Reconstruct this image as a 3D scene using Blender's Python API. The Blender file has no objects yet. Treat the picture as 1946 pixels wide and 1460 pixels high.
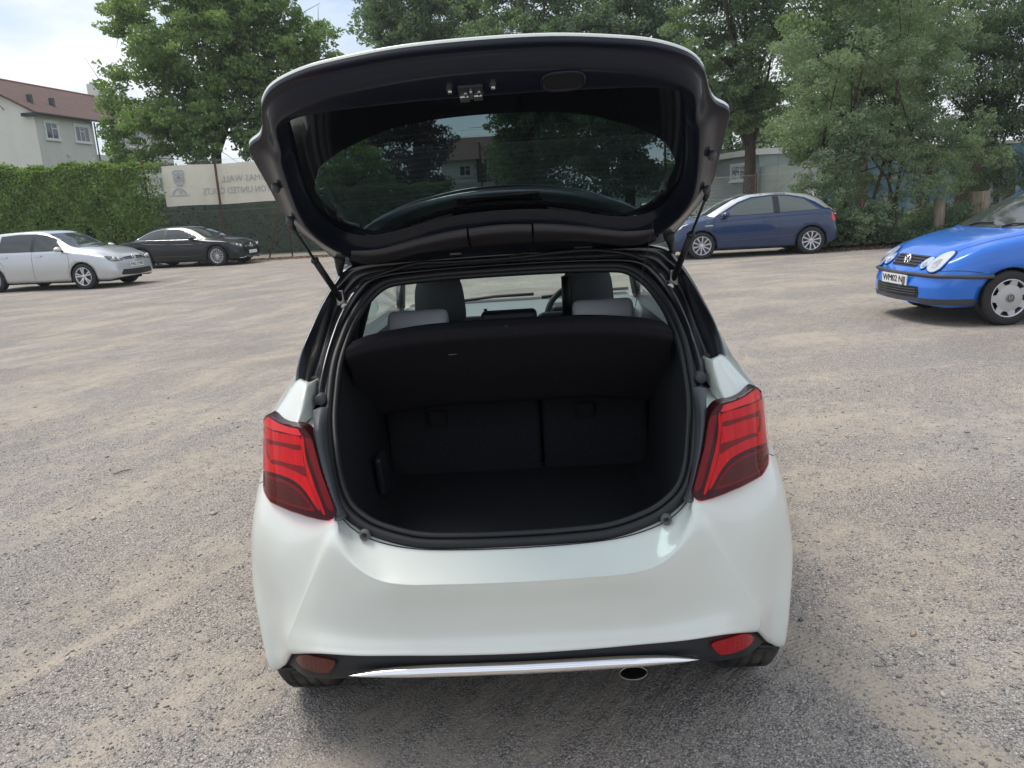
import bpy, bmesh, math, random
import numpy as np
from mathutils import Vector, Matrix
from mathutils.bvhtree import BVHTree
from mathutils.geometry import delaunay_2d_cdt
R = math.radians
rng = np.random.default_rng(7)
random.seed(7)
scene = bpy.context.scene

# ------------------------------------------------------------------ camera
cam_data = bpy.data.cameras.new('camera')
cam_data.sensor_width = 36.0
cam_data.lens = 36.0 * 1462 / 1946
cam_data.clip_start = 0.05
cam_data.clip_end = 900
cam = bpy.data.objects.new('camera', cam_data)
scene.collection.objects.link(cam)
_p, _r = R(13.2), R(3.2)
_f = Vector((0, math.cos(_p), -math.sin(_p)))
_x = Vector((1, 0, 0)); _u = _x.cross(_f)
_x2 = _x * math.cos(_r) - _u * math.sin(_r)
_u2 = _x * math.sin(_r) + _u * math.cos(_r)
cam.matrix_world = Matrix(((_x2.x, _u2.x, -_f.x, 0), (_x2.y, _u2.y, -_f.y, 0), (_x2.z, _u2.z, -_f.z, 1.56), (0, 0, 0, 1)))
scene.camera = cam

# ------------------------------------------------------------------ sky, sun, exposure
SUN_EL, SUN_AZ = R(66), R(-70)      # azimuth measured from +Y towards +X: high on the left
world = bpy.data.worlds.new('World'); scene.world = world
world.use_nodes = True
wn = world.node_tree.nodes; wl = world.node_tree.links; wn.clear()
w_out = wn.new('ShaderNodeOutputWorld'); w_bg = wn.new('ShaderNodeBackground')
sky = wn.new('ShaderNodeTexSky'); sky.sky_type = 'NISHITA'; sky.sun_disc = False
sky.sun_elevation = SUN_EL; sky.sun_rotation = SUN_AZ
sky.air_density = 1.0; sky.dust_density = 1.6; sky.ozone_density = 1.2
tc = wn.new('ShaderNodeTexCoord')
mp = wn.new('ShaderNodeMapping'); mp.inputs['Scale'].default_value = (1.0, 1.0, 2.6); mp.inputs['Location'].default_value = (0.35, 0.1, 0.2)
wl.new(tc.outputs['Generated'], mp.inputs[0])
n1 = wn.new('ShaderNodeTexNoise'); n1.inputs['Scale'].default_value = 2.6; n1.inputs['Detail'].default_value = 7; n1.inputs['Roughness'].default_value = 0.55
wl.new(mp.outputs[0], n1.inputs['Vector'])
r1 = wn.new('ShaderNodeValToRGB'); r1.color_ramp.elements[0].position = 0.30; r1.color_ramp.elements[1].position = 0.56
wl.new(n1.outputs['Fac'], r1.inputs[0])
n2 = wn.new('ShaderNodeTexNoise'); n2.inputs['Scale'].default_value = 4.5; n2.inputs['Detail'].default_value = 5
wl.new(mp.outputs[0], n2.inputs['Vector'])
r2 = wn.new('ShaderNodeValToRGB')
r2.color_ramp.elements[0].position = 0.35; r2.color_ramp.elements[0].color = (4.6, 5.1, 5.8, 1)
r2.color_ramp.elements[1].position = 0.62; r2.color_ramp.elements[1].color = (7.1, 7.3, 7.7, 1)
wl.new(n2.outputs['Fac'], r2.inputs[0])
wm = wn.new('ShaderNodeMixRGB')
wl.new(r1.outputs[0], wm.inputs[0]); wl.new(sky.outputs[0], wm.inputs[1]); wl.new(r2.outputs[0], wm.inputs[2])
wl.new(wm.outputs[0], w_bg.inputs['Color']); w_bg.inputs['Strength'].default_value = 0.10
wl.new(w_bg.outputs[0], w_out.inputs[0])

sun_data = bpy.data.lights.new('sun', 'SUN'); sun_data.energy = 1.5; sun_data.angle = R(24); sun_data.color = (1.0, 0.95, 0.87)
sun = bpy.data.objects.new('sun', sun_data); scene.collection.objects.link(sun)
_sd = Vector((math.sin(SUN_AZ) * math.cos(SUN_EL), math.cos(SUN_AZ) * math.cos(SUN_EL), math.sin(SUN_EL)))
sun.rotation_euler = (-_sd).to_track_quat('-Z', 'Y').to_euler()
sun.location = _sd * 60

scene.view_settings.view_transform = 'Standard'
scene.view_settings.look = 'None'
scene.view_settings.gamma = 1
scene.view_settings.use_curve_mapping = False
scene.view_settings.exposure = 0.72
scene.cycles.max_bounces = 8
scene.cycles.transparent_max_bounces = 12
scene.cycles.caustics_reflective = False
scene.cycles.caustics_refractive = False
scene.cycles.sample_clamp_indirect = 8

# ------------------------------------------------------------------ helpers
COL = scene.collection

def link(name, me, m=None, parent=None, smooth=False, loc=None):
    o = bpy.data.objects.new(name, me); COL.objects.link(o)
    if m is not None and me is not None and not me.materials:
        me.materials.append(m)
    if smooth:
        me.shade_smooth()
    if parent is not None: o.parent = parent
    if loc is not None: o.location = loc
    return o

def tag(o, label=None, cat=None, group=None, kind=None):
    if label: o['label'] = label
    if cat: o['category'] = cat
    if group: o['group'] = group
    if kind: o['kind'] = kind
    return o

def thing(name, label, cat, loc=(0, 0, 0), rz=0.0, group=None):
    o = bpy.data.objects.new(name, None); COL.objects.link(o)
    o.empty_display_size = 0.2
    o.location = loc; o.rotation_euler = (0, 0, rz)
    return tag(o, label, cat, group)

class MB:
    """collects vertices and faces, builds ONE mesh"""
    def __init__(s): s.v = []; s.f = []
    def add(s, vs, fs):
        b = len(s.v); s.v += [tuple(map(float, p)) for p in vs]; s.f += [tuple(i + b for i in f) for f in fs]; return s
    def box(s, lo, hi):
        x0, y0, z0 = lo; x1, y1, z1 = hi
        return s.add([(x0,y0,z0),(x1,y0,z0),(x1,y1,z0),(x0,y1,z0),(x0,y0,z1),(x1,y0,z1),(x1,y1,z1),(x0,y1,z1)],
                     [(0,3,2,1),(4,5,6,7),(0,1,5,4),(1,2,6,5),(2,3,7,6),(3,0,4,7)])
    def obox(s, c, ax, ay, az):
        c = np.array(c, float); ax, ay, az = (np.array(a, float) for a in (ax, ay, az))
        vs = [c + i*ax + j*ay + k*az for k in (-1, 1) for i, j in ((-1,-1),(1,-1),(1,1),(-1,1))]
        return s.add(vs, [(0,3,2,1),(4,5,6,7),(0,1,5,4),(1,2,6,5),(2,3,7,6),(3,0,4,7)])
    def tube(s, pts, r, n=8, cap=True, closed=False):
        pts = [Vector(p) for p in pts]; K = len(pts)
        rs = r if hasattr(r, '__len__') else [r] * K
        rings = []; up = Vector((0.13, 0.31, 0.94))
        for i, p in enumerate(pts):
            a = pts[(i-1) % K] if closed or i > 0 else p; b = pts[(i+1) % K] if closed or i < K-1 else p
            t = (b - a).normalized()
            x = up.cross(t)
            if x.length < 1e-4: x = Vector((1, 0, 0)).cross(t)
            x.normalize(); y = t.cross(x); up = y if y.dot(up) >= 0 else -y
            y = t.cross(x)
            rings.append([p + (x*math.cos(2*math.pi*j/n) + y*math.sin(2*math.pi*j/n))*rs[i] for j in range(n)])
        vs = [q for rg in rings for q in rg]; fs = []
        for i in range(K if closed else K-1):
            for j in range(n):
                a, b = i*n+j, i*n+(j+1) % n; c, d = ((i+1) % K)*n+(j+1) % n, ((i+1) % K)*n+j
                fs.append((a, b, c, d))
        if cap and not closed:
            fs.append(tuple(range(n-1, -1, -1))); fs.append(tuple(range((K-1)*n, K*n)))
        return s.add(vs, fs)
    def lathe(s, prof, n=24, axis='Y', c=(0, 0, 0)):
        """prof: (radius, height along the axis)"""
        vs = []
        for r, h in prof:
            for j in range(n):
                a = 2*math.pi*j/n; u, w = r*math.cos(a), r*math.sin(a)
                p = (u, h, w) if axis == 'Y' else (h, u, w) if axis == 'X' else (u, w, h)
                vs.append((p[0]+c[0], p[1]+c[1], p[2]+c[2]))
        fs = [(i*n+j, i*n+(j+1) % n, (i+1)*n+(j+1) % n, (i+1)*n+j) for i in range(len(prof)-1) for j in range(n)]
        return s.add(vs, fs)
    def mesh(s, name='m'):
        me = bpy.data.meshes.new(name); me.from_pydata(s.v, [], s.f); me.update(); return me
    def build(s, name, m, parent=None, smooth=False, fix=True, loc=None):
        me = s.mesh(name)
        if fix:
            b = bmesh.new(); b.from_mesh(me); bmesh.ops.recalc_face_normals(b, faces=b.faces); b.to_mesh(me); b.free()
        return link(name, me, m, parent, smooth, loc)

def bevel(o, w=0.004, seg=2, ang=30):
    md = o.modifiers.new('bevel', 'BEVEL'); md.width = w; md.segments = seg; md.limit_method = 'ANGLE'; md.angle_limit = R(ang)
    return o

def cr(P, n):
    """Catmull-Rom through the rows of P (K,...) -> ((K-1)*n+1, ...)"""
    P = np.asarray(P, float); K = len(P)
    E = np.concatenate([[2*P[0]-P[1]], P, [2*P[-1]-P[-2]]]); out = []
    for i in range(K-1):
        a, b, c, d = E[i], E[i+1], E[i+2], E[i+3]
        for j in range(n):
            t = j/n
            out.append(0.5*((2*b)+(c-a)*t+(2*a-5*b+4*c-d)*t*t+(3*b-a-3*c+d)*t**3))
    out.append(P[-1]); return np.array(out)

def crc(P, n):
    """closed Catmull-Rom"""
    P = np.asarray(P, float); K = len(P); out = []
    for i in range(K):
        a, b, c, d = P[(i-1) % K], P[i], P[(i+1) % K], P[(i+2) % K]
        for j in range(n):
            t = j/n; out.append(0.5*((2*b)+(c-a)*t+(2*a-5*b+4*c-d)*t*t+(3*b-a-3*c+d)*t**3))
    return np.array(out)

def surf(C, su, sv):
    """bicubic surface through a (K,M,3) grid"""
    A = cr(np.asarray(C, float), su)
    B = cr(A.transpose(1, 0, 2), sv)
    return B.transpose(1, 0, 2)

def grid_faces(K, M, closed=False, b=0):
    f = []
    for i in range(K-1):
        for j in range(M-1 if not closed else M):
            f.append((b+i*M+j, b+i*M+(j+1) % M, b+(i+1)*M+(j+1) % M, b+(i+1)*M+j))
    return f

def mirror_rows(C):
    """right half stations, first one on x=0 -> full width"""
    C = np.asarray(C, float); L = C[::-1].copy(); L[..., 0] *= -1
    return np.concatenate([L[:-1], C])

def grid_obj(name, G, m, parent=None, keep=None, solid=0.0, smooth=True, off=1.0):
    K, M = G.shape[:2]; fs = grid_faces(K, M)
    if keep is not None:
        cen = [G.reshape(-1, 3)[list(f)].mean(0) for f in fs]; fs = [f for f, c in zip(fs, cen) if keep(c)]
    me = bpy.data.meshes.new(name); me.from_pydata(G.reshape(-1, 3).tolist(), [], fs); me.update()
    b = bmesh.new(); b.from_mesh(me)
    bmesh.ops.delete(b, geom=[v for v in b.verts if not v.link_faces], context='VERTS')
    bmesh.ops.remove_doubles(b, verts=b.verts, dist=1e-5); b.to_mesh(me); b.free()
    o = link(name, me, m, parent, smooth)
    if solid:
        md = o.modifiers.new('solid', 'SOLIDIFY'); md.thickness = solid; md.offset = off
    return o

def poly_tri(poly, res):
    """fill a 2-D outline with an even triangulation"""
    P = [Vector((float(a), float(b))) for a, b in poly]
    dense = []
    for i in range(len(P)):
        a, b = P[i], P[(i+1) % len(P)]; n = max(1, int((b-a).length/res))
        dense += [a.lerp(b, k/n) for k in range(n)]
    nb = len(dense); arr = np.array(dense)
    lo, hi = arr.min(0), arr.max(0)
    def inside(x, y):
        c = False; j = nb-1
        for i in range(nb):
            xi, yi = arr[i]; xj, yj = arr[j]
            if (yi > y) != (yj > y) and x < (xj-xi)*(y-yi)/(yj-yi)+xi: c = not c
            j = i
        return c
    inner = []
    for x in np.arange(lo[0]+res/2, hi[0], res):
        for y in np.arange(lo[1]+res/2, hi[1], res):
            if inside(x, y) and np.min(np.hypot(arr[:, 0]-x, arr[:, 1]-y)) > res*0.45: inner.append(Vector((x, y)))
    vs, es, fs, *_ = delaunay_2d_cdt(dense+inner, [(i, (i+1) % nb) for i in range(nb)], [], 1, 1e-7)
    return [tuple(v) for v in vs], [tuple(f) for f in fs], nb

def shell_patch(name, poly, res, f3, m, parent=None, depth=None, smooth=True, f3b=None):
    """outline (2-D) -> surface f3(u,v); with depth: side walls towards f3b(u,v)"""
    vs, fs, nb = poly_tri(poly, res)
    top = [f3(u, v) for u, v in vs]; n = len(vs); V = list(top); F = list(fs)
    if f3b is not None:
        from collections import Counter
        ed = Counter()
        for f in fs:
            for i in range(len(f)): ed[(f[i], f[(i+1) % len(f)])] += 1
        be = [e for e in ed if (e[1], e[0]) not in ed]
        idx = {}
        for e in be:
            for i in e:
                if i not in idx: idx[i] = len(V); V.append(f3b(*vs[i]))
        for a, b in be: F.append((b, a, idx[a], idx[b]))
    mb = MB(); mb.add(V, F)
    o = mb.build(name, m, parent, smooth)
    if f3b is not None and smooth:
        md = o.modifiers.new('edges', 'EDGE_SPLIT'); md.split_angle = R(40)
    return o

# ---- materials
def mat(name, col=(0.5, 0.5, 0.5), rough=0.5, metal=0.0, coat=0.0, spec=0.5, trans=0.0, alpha=1.0, sheen=0.0, coat_rough=0.03):
    m = bpy.data.materials.new(name); m.use_nodes = True
    b = m.node_tree.nodes['Principled BSDF']
    b.inputs['Base Color'].default_value = (*col, 1); b.inputs['Roughness'].default_value = rough
    b.inputs['Metallic'].default_value = metal; b.inputs['Coat Weight'].default_value = coat
    b.inputs['Coat Roughness'].default_value = coat_rough
    b.inputs['Specular IOR Level'].default_value = spec; b.inputs['Transmission Weight'].default_value = trans
    b.inputs['Alpha'].default_value = alpha; b.inputs['Sheen Weight'].default_value = sheen
    return m

class NT:
    """small node-building helper"""
    def __init__(s, m): s.t = m.node_tree; s.n = s.t.nodes; s.l = s.t.links; s.b = s.n.get('Principled BSDF')
    def new(s, k, **kw):
        n = s.n.new(k)
        for a, v in kw.items(): setattr(n, a, v)
        return n
    def inp(s, sock, v):
        if hasattr(v, 'links'): s.l.new(v, sock)
        else: sock.default_value = v
    def coord(s, kind='Object'): return s.new('ShaderNodeTexCoord').outputs[kind]
    def mapping(s, v, scale=(1, 1, 1), rot=(0, 0, 0), loc=(0, 0, 0)):
        n = s.new('ShaderNodeMapping'); s.l.new(v, n.inputs[0]); n.inputs['Scale'].default_value = scale
        n.inputs['Rotation'].default_value = rot; n.inputs['Location'].default_value = loc; return n.outputs[0]
    def noise(s, v, scale, detail=4, rough=0.5, dist=0.0, out='Fac'):
        n = s.new('ShaderNodeTexNoise'); s.l.new(v, n.inputs['Vector']); n.inputs['Scale'].default_value = scale
        n.inputs['Detail'].default_value = detail; n.inputs['Roughness'].default_value = rough; n.inputs['Distortion'].default_value = dist
        return n.outputs[out]
    def voronoi(s, v, scale, feature='F1', out='Distance', rand=1.0):
        n = s.new('ShaderNodeTexVoronoi', feature=feature); s.l.new(v, n.inputs['Vector']); n.inputs['Scale'].default_value = scale
        n.inputs['Randomness'].default_value = rand; return n.outputs[out]
    def ramp(s, v, stops, interp='LINEAR'):
        n = s.new('ShaderNodeValToRGB'); s.l.new(v, n.inputs[0]); cr_ = n.color_ramp; cr_.interpolation = interp
        while len(cr_.elements) < len(stops): cr_.elements.new(0.5)
        for e, (p, c) in zip(cr_.elements, stops):
            e.position = p; e.color = (*c, 1) if hasattr(c, '__len__') else (c, c, c, 1)
        return n.outputs[0]
    def mix(s, f, a, b, mode='MIX'):
        n = s.new('ShaderNodeMixRGB', blend_type=mode)
        s.inp(n.inputs[0], f)
        for k, v in ((1, a), (2, b)):
            if hasattr(v, 'links'): s.l.new(v, n.inputs[k])
            else: n.inputs[k].default_value = (*v, 1) if hasattr(v, '__len__') else (v, v, v, 1)
        return n.outputs[0]
    def math(s, op, a, b=0.0, c=None, clamp=False):
        n = s.new('ShaderNodeMath', operation=op, use_clamp=clamp); s.inp(n.inputs[0], a); s.inp(n.inputs[1], b)
        if c is not None: s.inp(n.inputs[2], c)
        return n.outputs[0]
    def bump(s, h, strength=0.5, dist=0.01, normal=None):
        n = s.new('ShaderNodeBump'); s.l.new(h, n.inputs['Height']); n.inputs['Strength'].default_value = strength
        n.inputs['Distance'].default_value = dist
        if normal is not None: s.l.new(normal, n.inputs['Normal'])
        return n.outputs[0]
    def set(s, name, v): s.inp(s.b.inputs[name], v)

def glass_mat(name, tint, rough=0.0, f0=0.05, refl=1.0):
    """thin pane: tinted see-through plus a reflection that grows at grazing angles"""
    m = bpy.data.materials.new(name); m.use_nodes = True; t = m.node_tree; n = t.nodes; n.clear()
    out = n.new('ShaderNodeOutputMaterial'); tr = n.new('ShaderNodeBsdfTransparent'); gl = n.new('ShaderNodeBsdfGlossy')
    lw = n.new('ShaderNodeLayerWeight'); lw.inputs['Blend'].default_value = 0.5; mx = n.new('ShaderNodeMixShader')
    pw = n.new('ShaderNodeMath'); pw.operation = 'POWER'; pw.inputs[1].default_value = 5.0
    ma = n.new('ShaderNodeMath'); ma.operation = 'MULTIPLY_ADD'; ma.inputs[1].default_value = 1-f0; ma.inputs[2].default_value = f0
    tr.inputs[0].default_value = (*tint, 1); gl.inputs['Roughness'].default_value = rough; gl.inputs[0].default_value = (refl, refl, refl, 1)
    t.links.new(lw.outputs['Facing'], pw.inputs[0]); t.links.new(pw.outputs[0], ma.inputs[0])
    t.links.new(ma.outputs[0], mx.inputs[0]); t.links.new(tr.outputs[0], mx.inputs[1]); t.links.new(gl.outputs[0], mx.inputs[2])
    t.links.new(mx.outputs[0], out.inputs[0]); return m

def paint_mat(name, col, metal=0.0, rough=0.35, flake=0.0, dirt=0.06):
    m = mat(name, col, rough, metal, coat=1.0); t = NT(m); v = t.coord()
    n = t.noise(v, 3.0, 9, 0.7); f = t.ramp(n, [(0.45, 0.0), (0.75, dirt)])
    c = t.mix(f, col, tuple(0.5*a+0.5*b for a, b in zip(col, (0.30, 0.26, 0.21))))
    if flake:
        fl = t.voronoi(v, 900, out='Color'); g = t.ramp(fl, [(0.2, 1-flake), (0.9, 1+flake)])
        c = t.mix(1.0, c, g, 'MULTIPLY')
    t.set('Base Color', c)
    t.set('Coat Roughness', t.ramp(n, [(0.4, 0.02), (0.8, 0.10)]))
    return m

M = {}
M['white_paint'] = paint_mat('pearl_white_paint', (0.70, 0.73, 0.675), rough=0.28, dirt=0.16)
M['black_paint'] = mat('black_paint', (0.008, 0.009, 0.012), 0.3, coat=1.0, coat_rough=0.05)
M['rubber'] = mat('rubber', (0.009, 0.010, 0.012), 0.5)
M['black_plastic'] = mat('black_plastic', (0.013, 0.0145, 0.018), 0.5)
M['grey_plastic'] = mat('grey_plastic', (0.055, 0.06, 0.068), 0.5)
M['chrome'] = mat('chrome', (0.85, 0.85, 0.86), 0.06, 1.0)
M['steel'] = mat('steel', (0.55, 0.55, 0.55), 0.3, 1.0)
M['alloy'] = mat('alloy_wheel', (0.62, 0.63, 0.65), 0.28, 0.8, coat=0.5)
M['dark_alloy'] = mat('dark_alloy', (0.10, 0.10, 0.11), 0.35, 0.7)
M['under'] = mat('underbody', (0.012, 0.012, 0.013), 0.8)
# ------------------------------------------------------------------ the white hatchback, tailgate open
YAW, TILT = R(-1.7), R(0.5)
hatch = thing('hatchback_car', 'white hatchback in the foreground seen from behind with its tailgate raised', 'car', (-0.012, 1.84, 0))
hatch.rotation_euler = (0, -TILT, YAW)
P_ = hatch

def carpet(name, col, sc=260):
    m = mat(name, col, 0.95, spec=0.08); t = NT(m); v = t.coord()
    n = t.noise(v, sc, 3, 0.7)
    t.set('Base Color', t.mix(t.ramp(n, [(0.35, 0.0), (0.7, 1.0)]), tuple(c*0.55 for c in col), tuple(c*1.6 for c in col)))
    t.set('Normal', t.bump(n, 0.5, 0.002)); return m
M['carpet'] = carpet('boot_carpet', (0.0185, 0.0195, 0.0215))
M['felt'] = carpet('shelf_felt', (0.019, 0.018, 0.021), 420)

# outer skin: stations round the tailgate opening, each running outwards from the seal
SK = [
 [(0,.115,.659),(0,.095,.647),(0,.004,.606),(0,-.006,.592),(0,.006,.52),(0,.008,.45),(0,-.004,.415),(0,-.008,.392),(0,.05,.388)],
 [(.18,.117,.662),(.18,.098,.650),(.18,.006,.608),(.18,-.004,.594),(.18,.009,.52),(.18,.011,.45),(.18,0,.415),(.18,-.004,.393),(.18,.05,.389)],
 [(.29,.12,.674),(.30,.104,.660),(.295,.012,.611),(.30,.002,.597),(.31,.016,.52),(.31,.018,.45),(.31,.008,.415),(.31,.004,.394),(.31,.06,.39)],
 [(.375,.133,.698),(.395,.122,.682),(.372,.028,.625),(.385,.02,.607),(.43,.032,.52),(.44,.034,.45),(.445,.022,.412),(.445,.018,.392),(.445,.07,.388)],
 [(.437,.15,.726),(.452,.14,.712),(.43,.048,.662),(.452,.040,.642),(.53,.06,.54),(.555,.062,.46),(.56,.048,.412),(.56,.044,.388),(.56,.09,.384)],
 [(.478,.17,.762),(.492,.155,.752),(.468,.072,.712),(.498,.062,.692),(.565,.080,.58),(.625,.096,.46),(.655,.102,.395),(.648,.10,.356),(.64,.15,.350)],
 [(.492,.188,.786),(.502,.172,.777),(.477,.094,.738),(.510,.088,.722),(.585,.097,.59),(.645,.114,.46),(.674,.122,.39),(.667,.119,.342),(.658,.17,.338)],
 [(.508,.21,.815),(.515,.19,.805),(.488,.122,.768),(.525,.116,.752),(.680,.165,.64),(.722,.190,.46),(.728,.190,.34),(.722,.19,.262),(.71,.25,.258)],
 [(.532,.285,.885),(.54,.26,.88),(.53,.235,.86),(.575,.225,.845),(.748,.25,.72),(.806,.275,.52),(.797,.25,.36),(.780,.235,.238),(.765,.26,.232)],
 [(.550,.36,.95),(.56,.33,.95),(.56,.27,.945),(.62,.29,.94),(.778,.37,.79),(.840,.44,.54),(.838,.49,.40),(.815,.49,.24),(.79,.49,.235)],
 [(.557,.44,.99),(.58,.47,.985),(.605,.44,.97),(.655,.42,.95),(.772,.50,.86),(.846,.68,.60),(.845,.68,.44),(.825,.68,.26),(.80,.68,.25)],
 [(.565,.55,1.01),(.60,.56,1.01),(.64,.55,1.01),(.69,.58,1.0),(.775,.64,.93),(.847,1.0,.68),(.847,1.0,.48),(.83,1.0,.27),(.81,1.0,.26)],
 [(.60,.78,1.04),(.62,.78,1.04),(.66,.78,1.045),(.71,.80,1.045),(.79,1.0,.95),(.847,1.45,.70),(.847,1.45,.48),(.832,1.45,.27),(.81,1.45,.26)],
 [(.66,1.3,1.03),(.68,1.3,1.03),(.72,1.3,1.03),(.76,1.3,1.02),(.82,1.45,.92),(.847,2.1,.70),(.847,2.1,.48),(.832,2.1,.27),(.81,2.1,.26)],
]
G = surf(mirror_rows(SK), 8, 6)
WY, WZ, WR = .562, .30, .318
skin = grid_obj('rear_body_panel', G, M['white_paint'], P_)
def arch_cut(o, wy):
    """wheel opening: refine the faces the circle crosses, drop the inside, round the rim"""
    b_ = bmesh.new(); b_.from_mesh(o.data)
    D = lambda v_: math.hypot(v_.co.y-wy, v_.co.z-WZ)
    for _ in range(2):
        ed = set()
        for f in b_.faces:
            if abs(f.calc_center_median().x) < .55: continue
            ds = [D(v_) for v_ in f.verts]
            if min(ds) < WR < max(ds): ed.update(f.edges)
        bmesh.ops.subdivide_edges(b_, edges=list(ed), cuts=1, use_grid_fill=True)
    kill = []
    for f in b_.faces:
        c_ = f.calc_center_median()
        if abs(c_.x) > .55 and math.hypot(c_.y-wy, c_.z-WZ) < WR: kill.append(f)
    bmesh.ops.delete(b_, geom=kill, context='FACES')
    for v_ in b_.verts:
        if v_.is_boundary and abs(v_.co.x) > .55 and abs(D(v_)-WR) < .016:
            k_ = WR/D(v_); v_.co.y = wy+(v_.co.y-wy)*k_; v_.co.z = WZ+(v_.co.z-WZ)*k_
    b_.to_mesh(o.data); b_.free(); o.data.shade_smooth()
arch_cut(skin, WY)

# front half of the body: cross-sections from sill to centre line
def FS(y, w, zb, zh, zc, zw=.65, k=1.0):
    return [(w*.955,y,zb),(w*.99,y,zb+.14),(w,y,zw),(w*.975,y,(zw+zh)/2+.06),(w*.93,y,zh),(w*.70,y,zc-.02*k),(w*.35,y,zc-.004),(0,y,zc)]
FR = [FS(1.45,.848,.265,.95,.97),FS(2.1,.848,.265,.95,.97),FS(2.75,.848,.265,.94,.97),FS(3.0,.846,.265,.93,.955),FS(3.3,.842,.265,.88,.93),
      FS(3.6,.815,.25,.80,.86,.60),FS(3.8,.74,.24,.70,.76,.52),FS(3.90,.62,.24,.58,.62,.45),FS(3.945,.45,.25,.50,.53,.42),FS(3.955,.2,.26,.44,.47,.40)]
FR = np.array(FR); FRr = FR.transpose(1, 0, 2)
full = np.concatenate([FRr, (FRr*np.array([-1, 1, 1]))[::-1][1:]]).transpose(1, 0, 2)
GF = surf(full, 8, 5)
def keep_front(c):
    if c[1] < 2.95 and c[2] > .90 and abs(c[0]) < .72: return False
    return True
arch_cut(grid_obj('front_body_panel', GF, M['white_paint'], P_, keep_front), 3.15)

# painted aperture frame above the white skin (black pillars and header)
UF = [
 [(.553,.40,.985),(.572,.395,.985),(.582,.45,.985),(.590,.455,.985),(.598,.42,.985),(.604,.44,.985),(.63,.7,.985)],
 [(.558,.455,1.03),(.582,.43,1.035),(.600,.475,1.04),(.618,.49,1.042),(.640,.455,1.052),(.668,.50,1.058),(.70,.85,1.07)],
 [(.557,.53,1.10),(.575,.51,1.115),(.592,.565,1.125),(.606,.575,1.13),(.635,.53,1.145),(.655,.56,1.15),(.69,.95,1.17)],
 [(.542,.62,1.172),(.562,.60,1.185),(.580,.65,1.20),(.592,.655,1.205),(.614,.61,1.215),(.632,.64,1.225),(.66,1.0,1.25)],
 [(.520,.68,1.226),(.542,.655,1.24),(.560,.70,1.255),(.574,.705,1.262),(.592,.665,1.272),(.608,.70,1.285),(.64,1.05,1.31)],
 [(.476,.735,1.288),(.500,.71,1.305),(.522,.745,1.318),(.535,.745,1.325),(.556,.72,1.336),(.574,.76,1.345),(.60,1.1,1.37)],
 [(.412,.765,1.332),(.430,.74,1.348),(.452,.77,1.358),(.470,.77,1.365),(.500,.755,1.378),(.53,.80,1.39),(.56,1.15,1.41)],
 [(.25,.79,1.344),(.26,.765,1.358),(.27,.785,1.366),(.28,.785,1.372),(.30,.75,1.386),(.32,.80,1.405),(.33,1.15,1.44)],
 [(0,.80,1.347),(0,.775,1.36),(0,.79,1.368),(0,.79,1.374),(0,.755,1.388),(0,.80,1.41),(0,1.15,1.45)],
]
UFa = np.array(UF); Lh = UFa[::-1].copy(); Lh[..., 0] *= -1
UFF = np.concatenate([UFa, Lh[1:]])
grid_obj('aperture_frame', surf(UFF, 7, 5), M['black_paint'], P_)

for s in (-1, 1):
    TP = [[(.604,.44,.965),(.614,.30,.965),(.636,.292,.965),(.69,.335,.965),(.742,.41,.965),(.775,.56,.96),(.80,.95,.96)],
          [(.597,.46,1.005),(.605,.345,1.005),(.626,.335,1.005),(.676,.375,1.006),(.716,.44,1.0),(.75,.58,.995),(.79,.95,.99)],
          [(.596,.48,1.040),(.602,.380,1.040),(.619,.372,1.042),(.659,.41,1.042),(.690,.47,1.038),(.728,.60,1.03),(.775,.95,1.03)],
          [(.598,.50,1.062),(.603,.412,1.064),(.614,.405,1.068),(.642,.435,1.070),(.668,.49,1.066),(.705,.62,1.058),(.76,.95,1.06)],
          [(.602,.53,1.062),(.608,.45,1.067),(.617,.44,1.071),(.636,.46,1.073),(.655,.52,1.070),(.69,.65,1.062),(.74,.95,1.065)],
          [(.606,.56,1.040),(.612,.50,1.045),(.618,.50,1.048),(.632,.51,1.048),(.645,.55,1.05),(.68,.68,1.045),(.72,.95,1.05)]]
    TP = np.array(TP); TP[..., 0] *= s
    grid_obj('shoulder_panel', surf(TP, 5, 6), M['white_paint'], P_)

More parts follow.
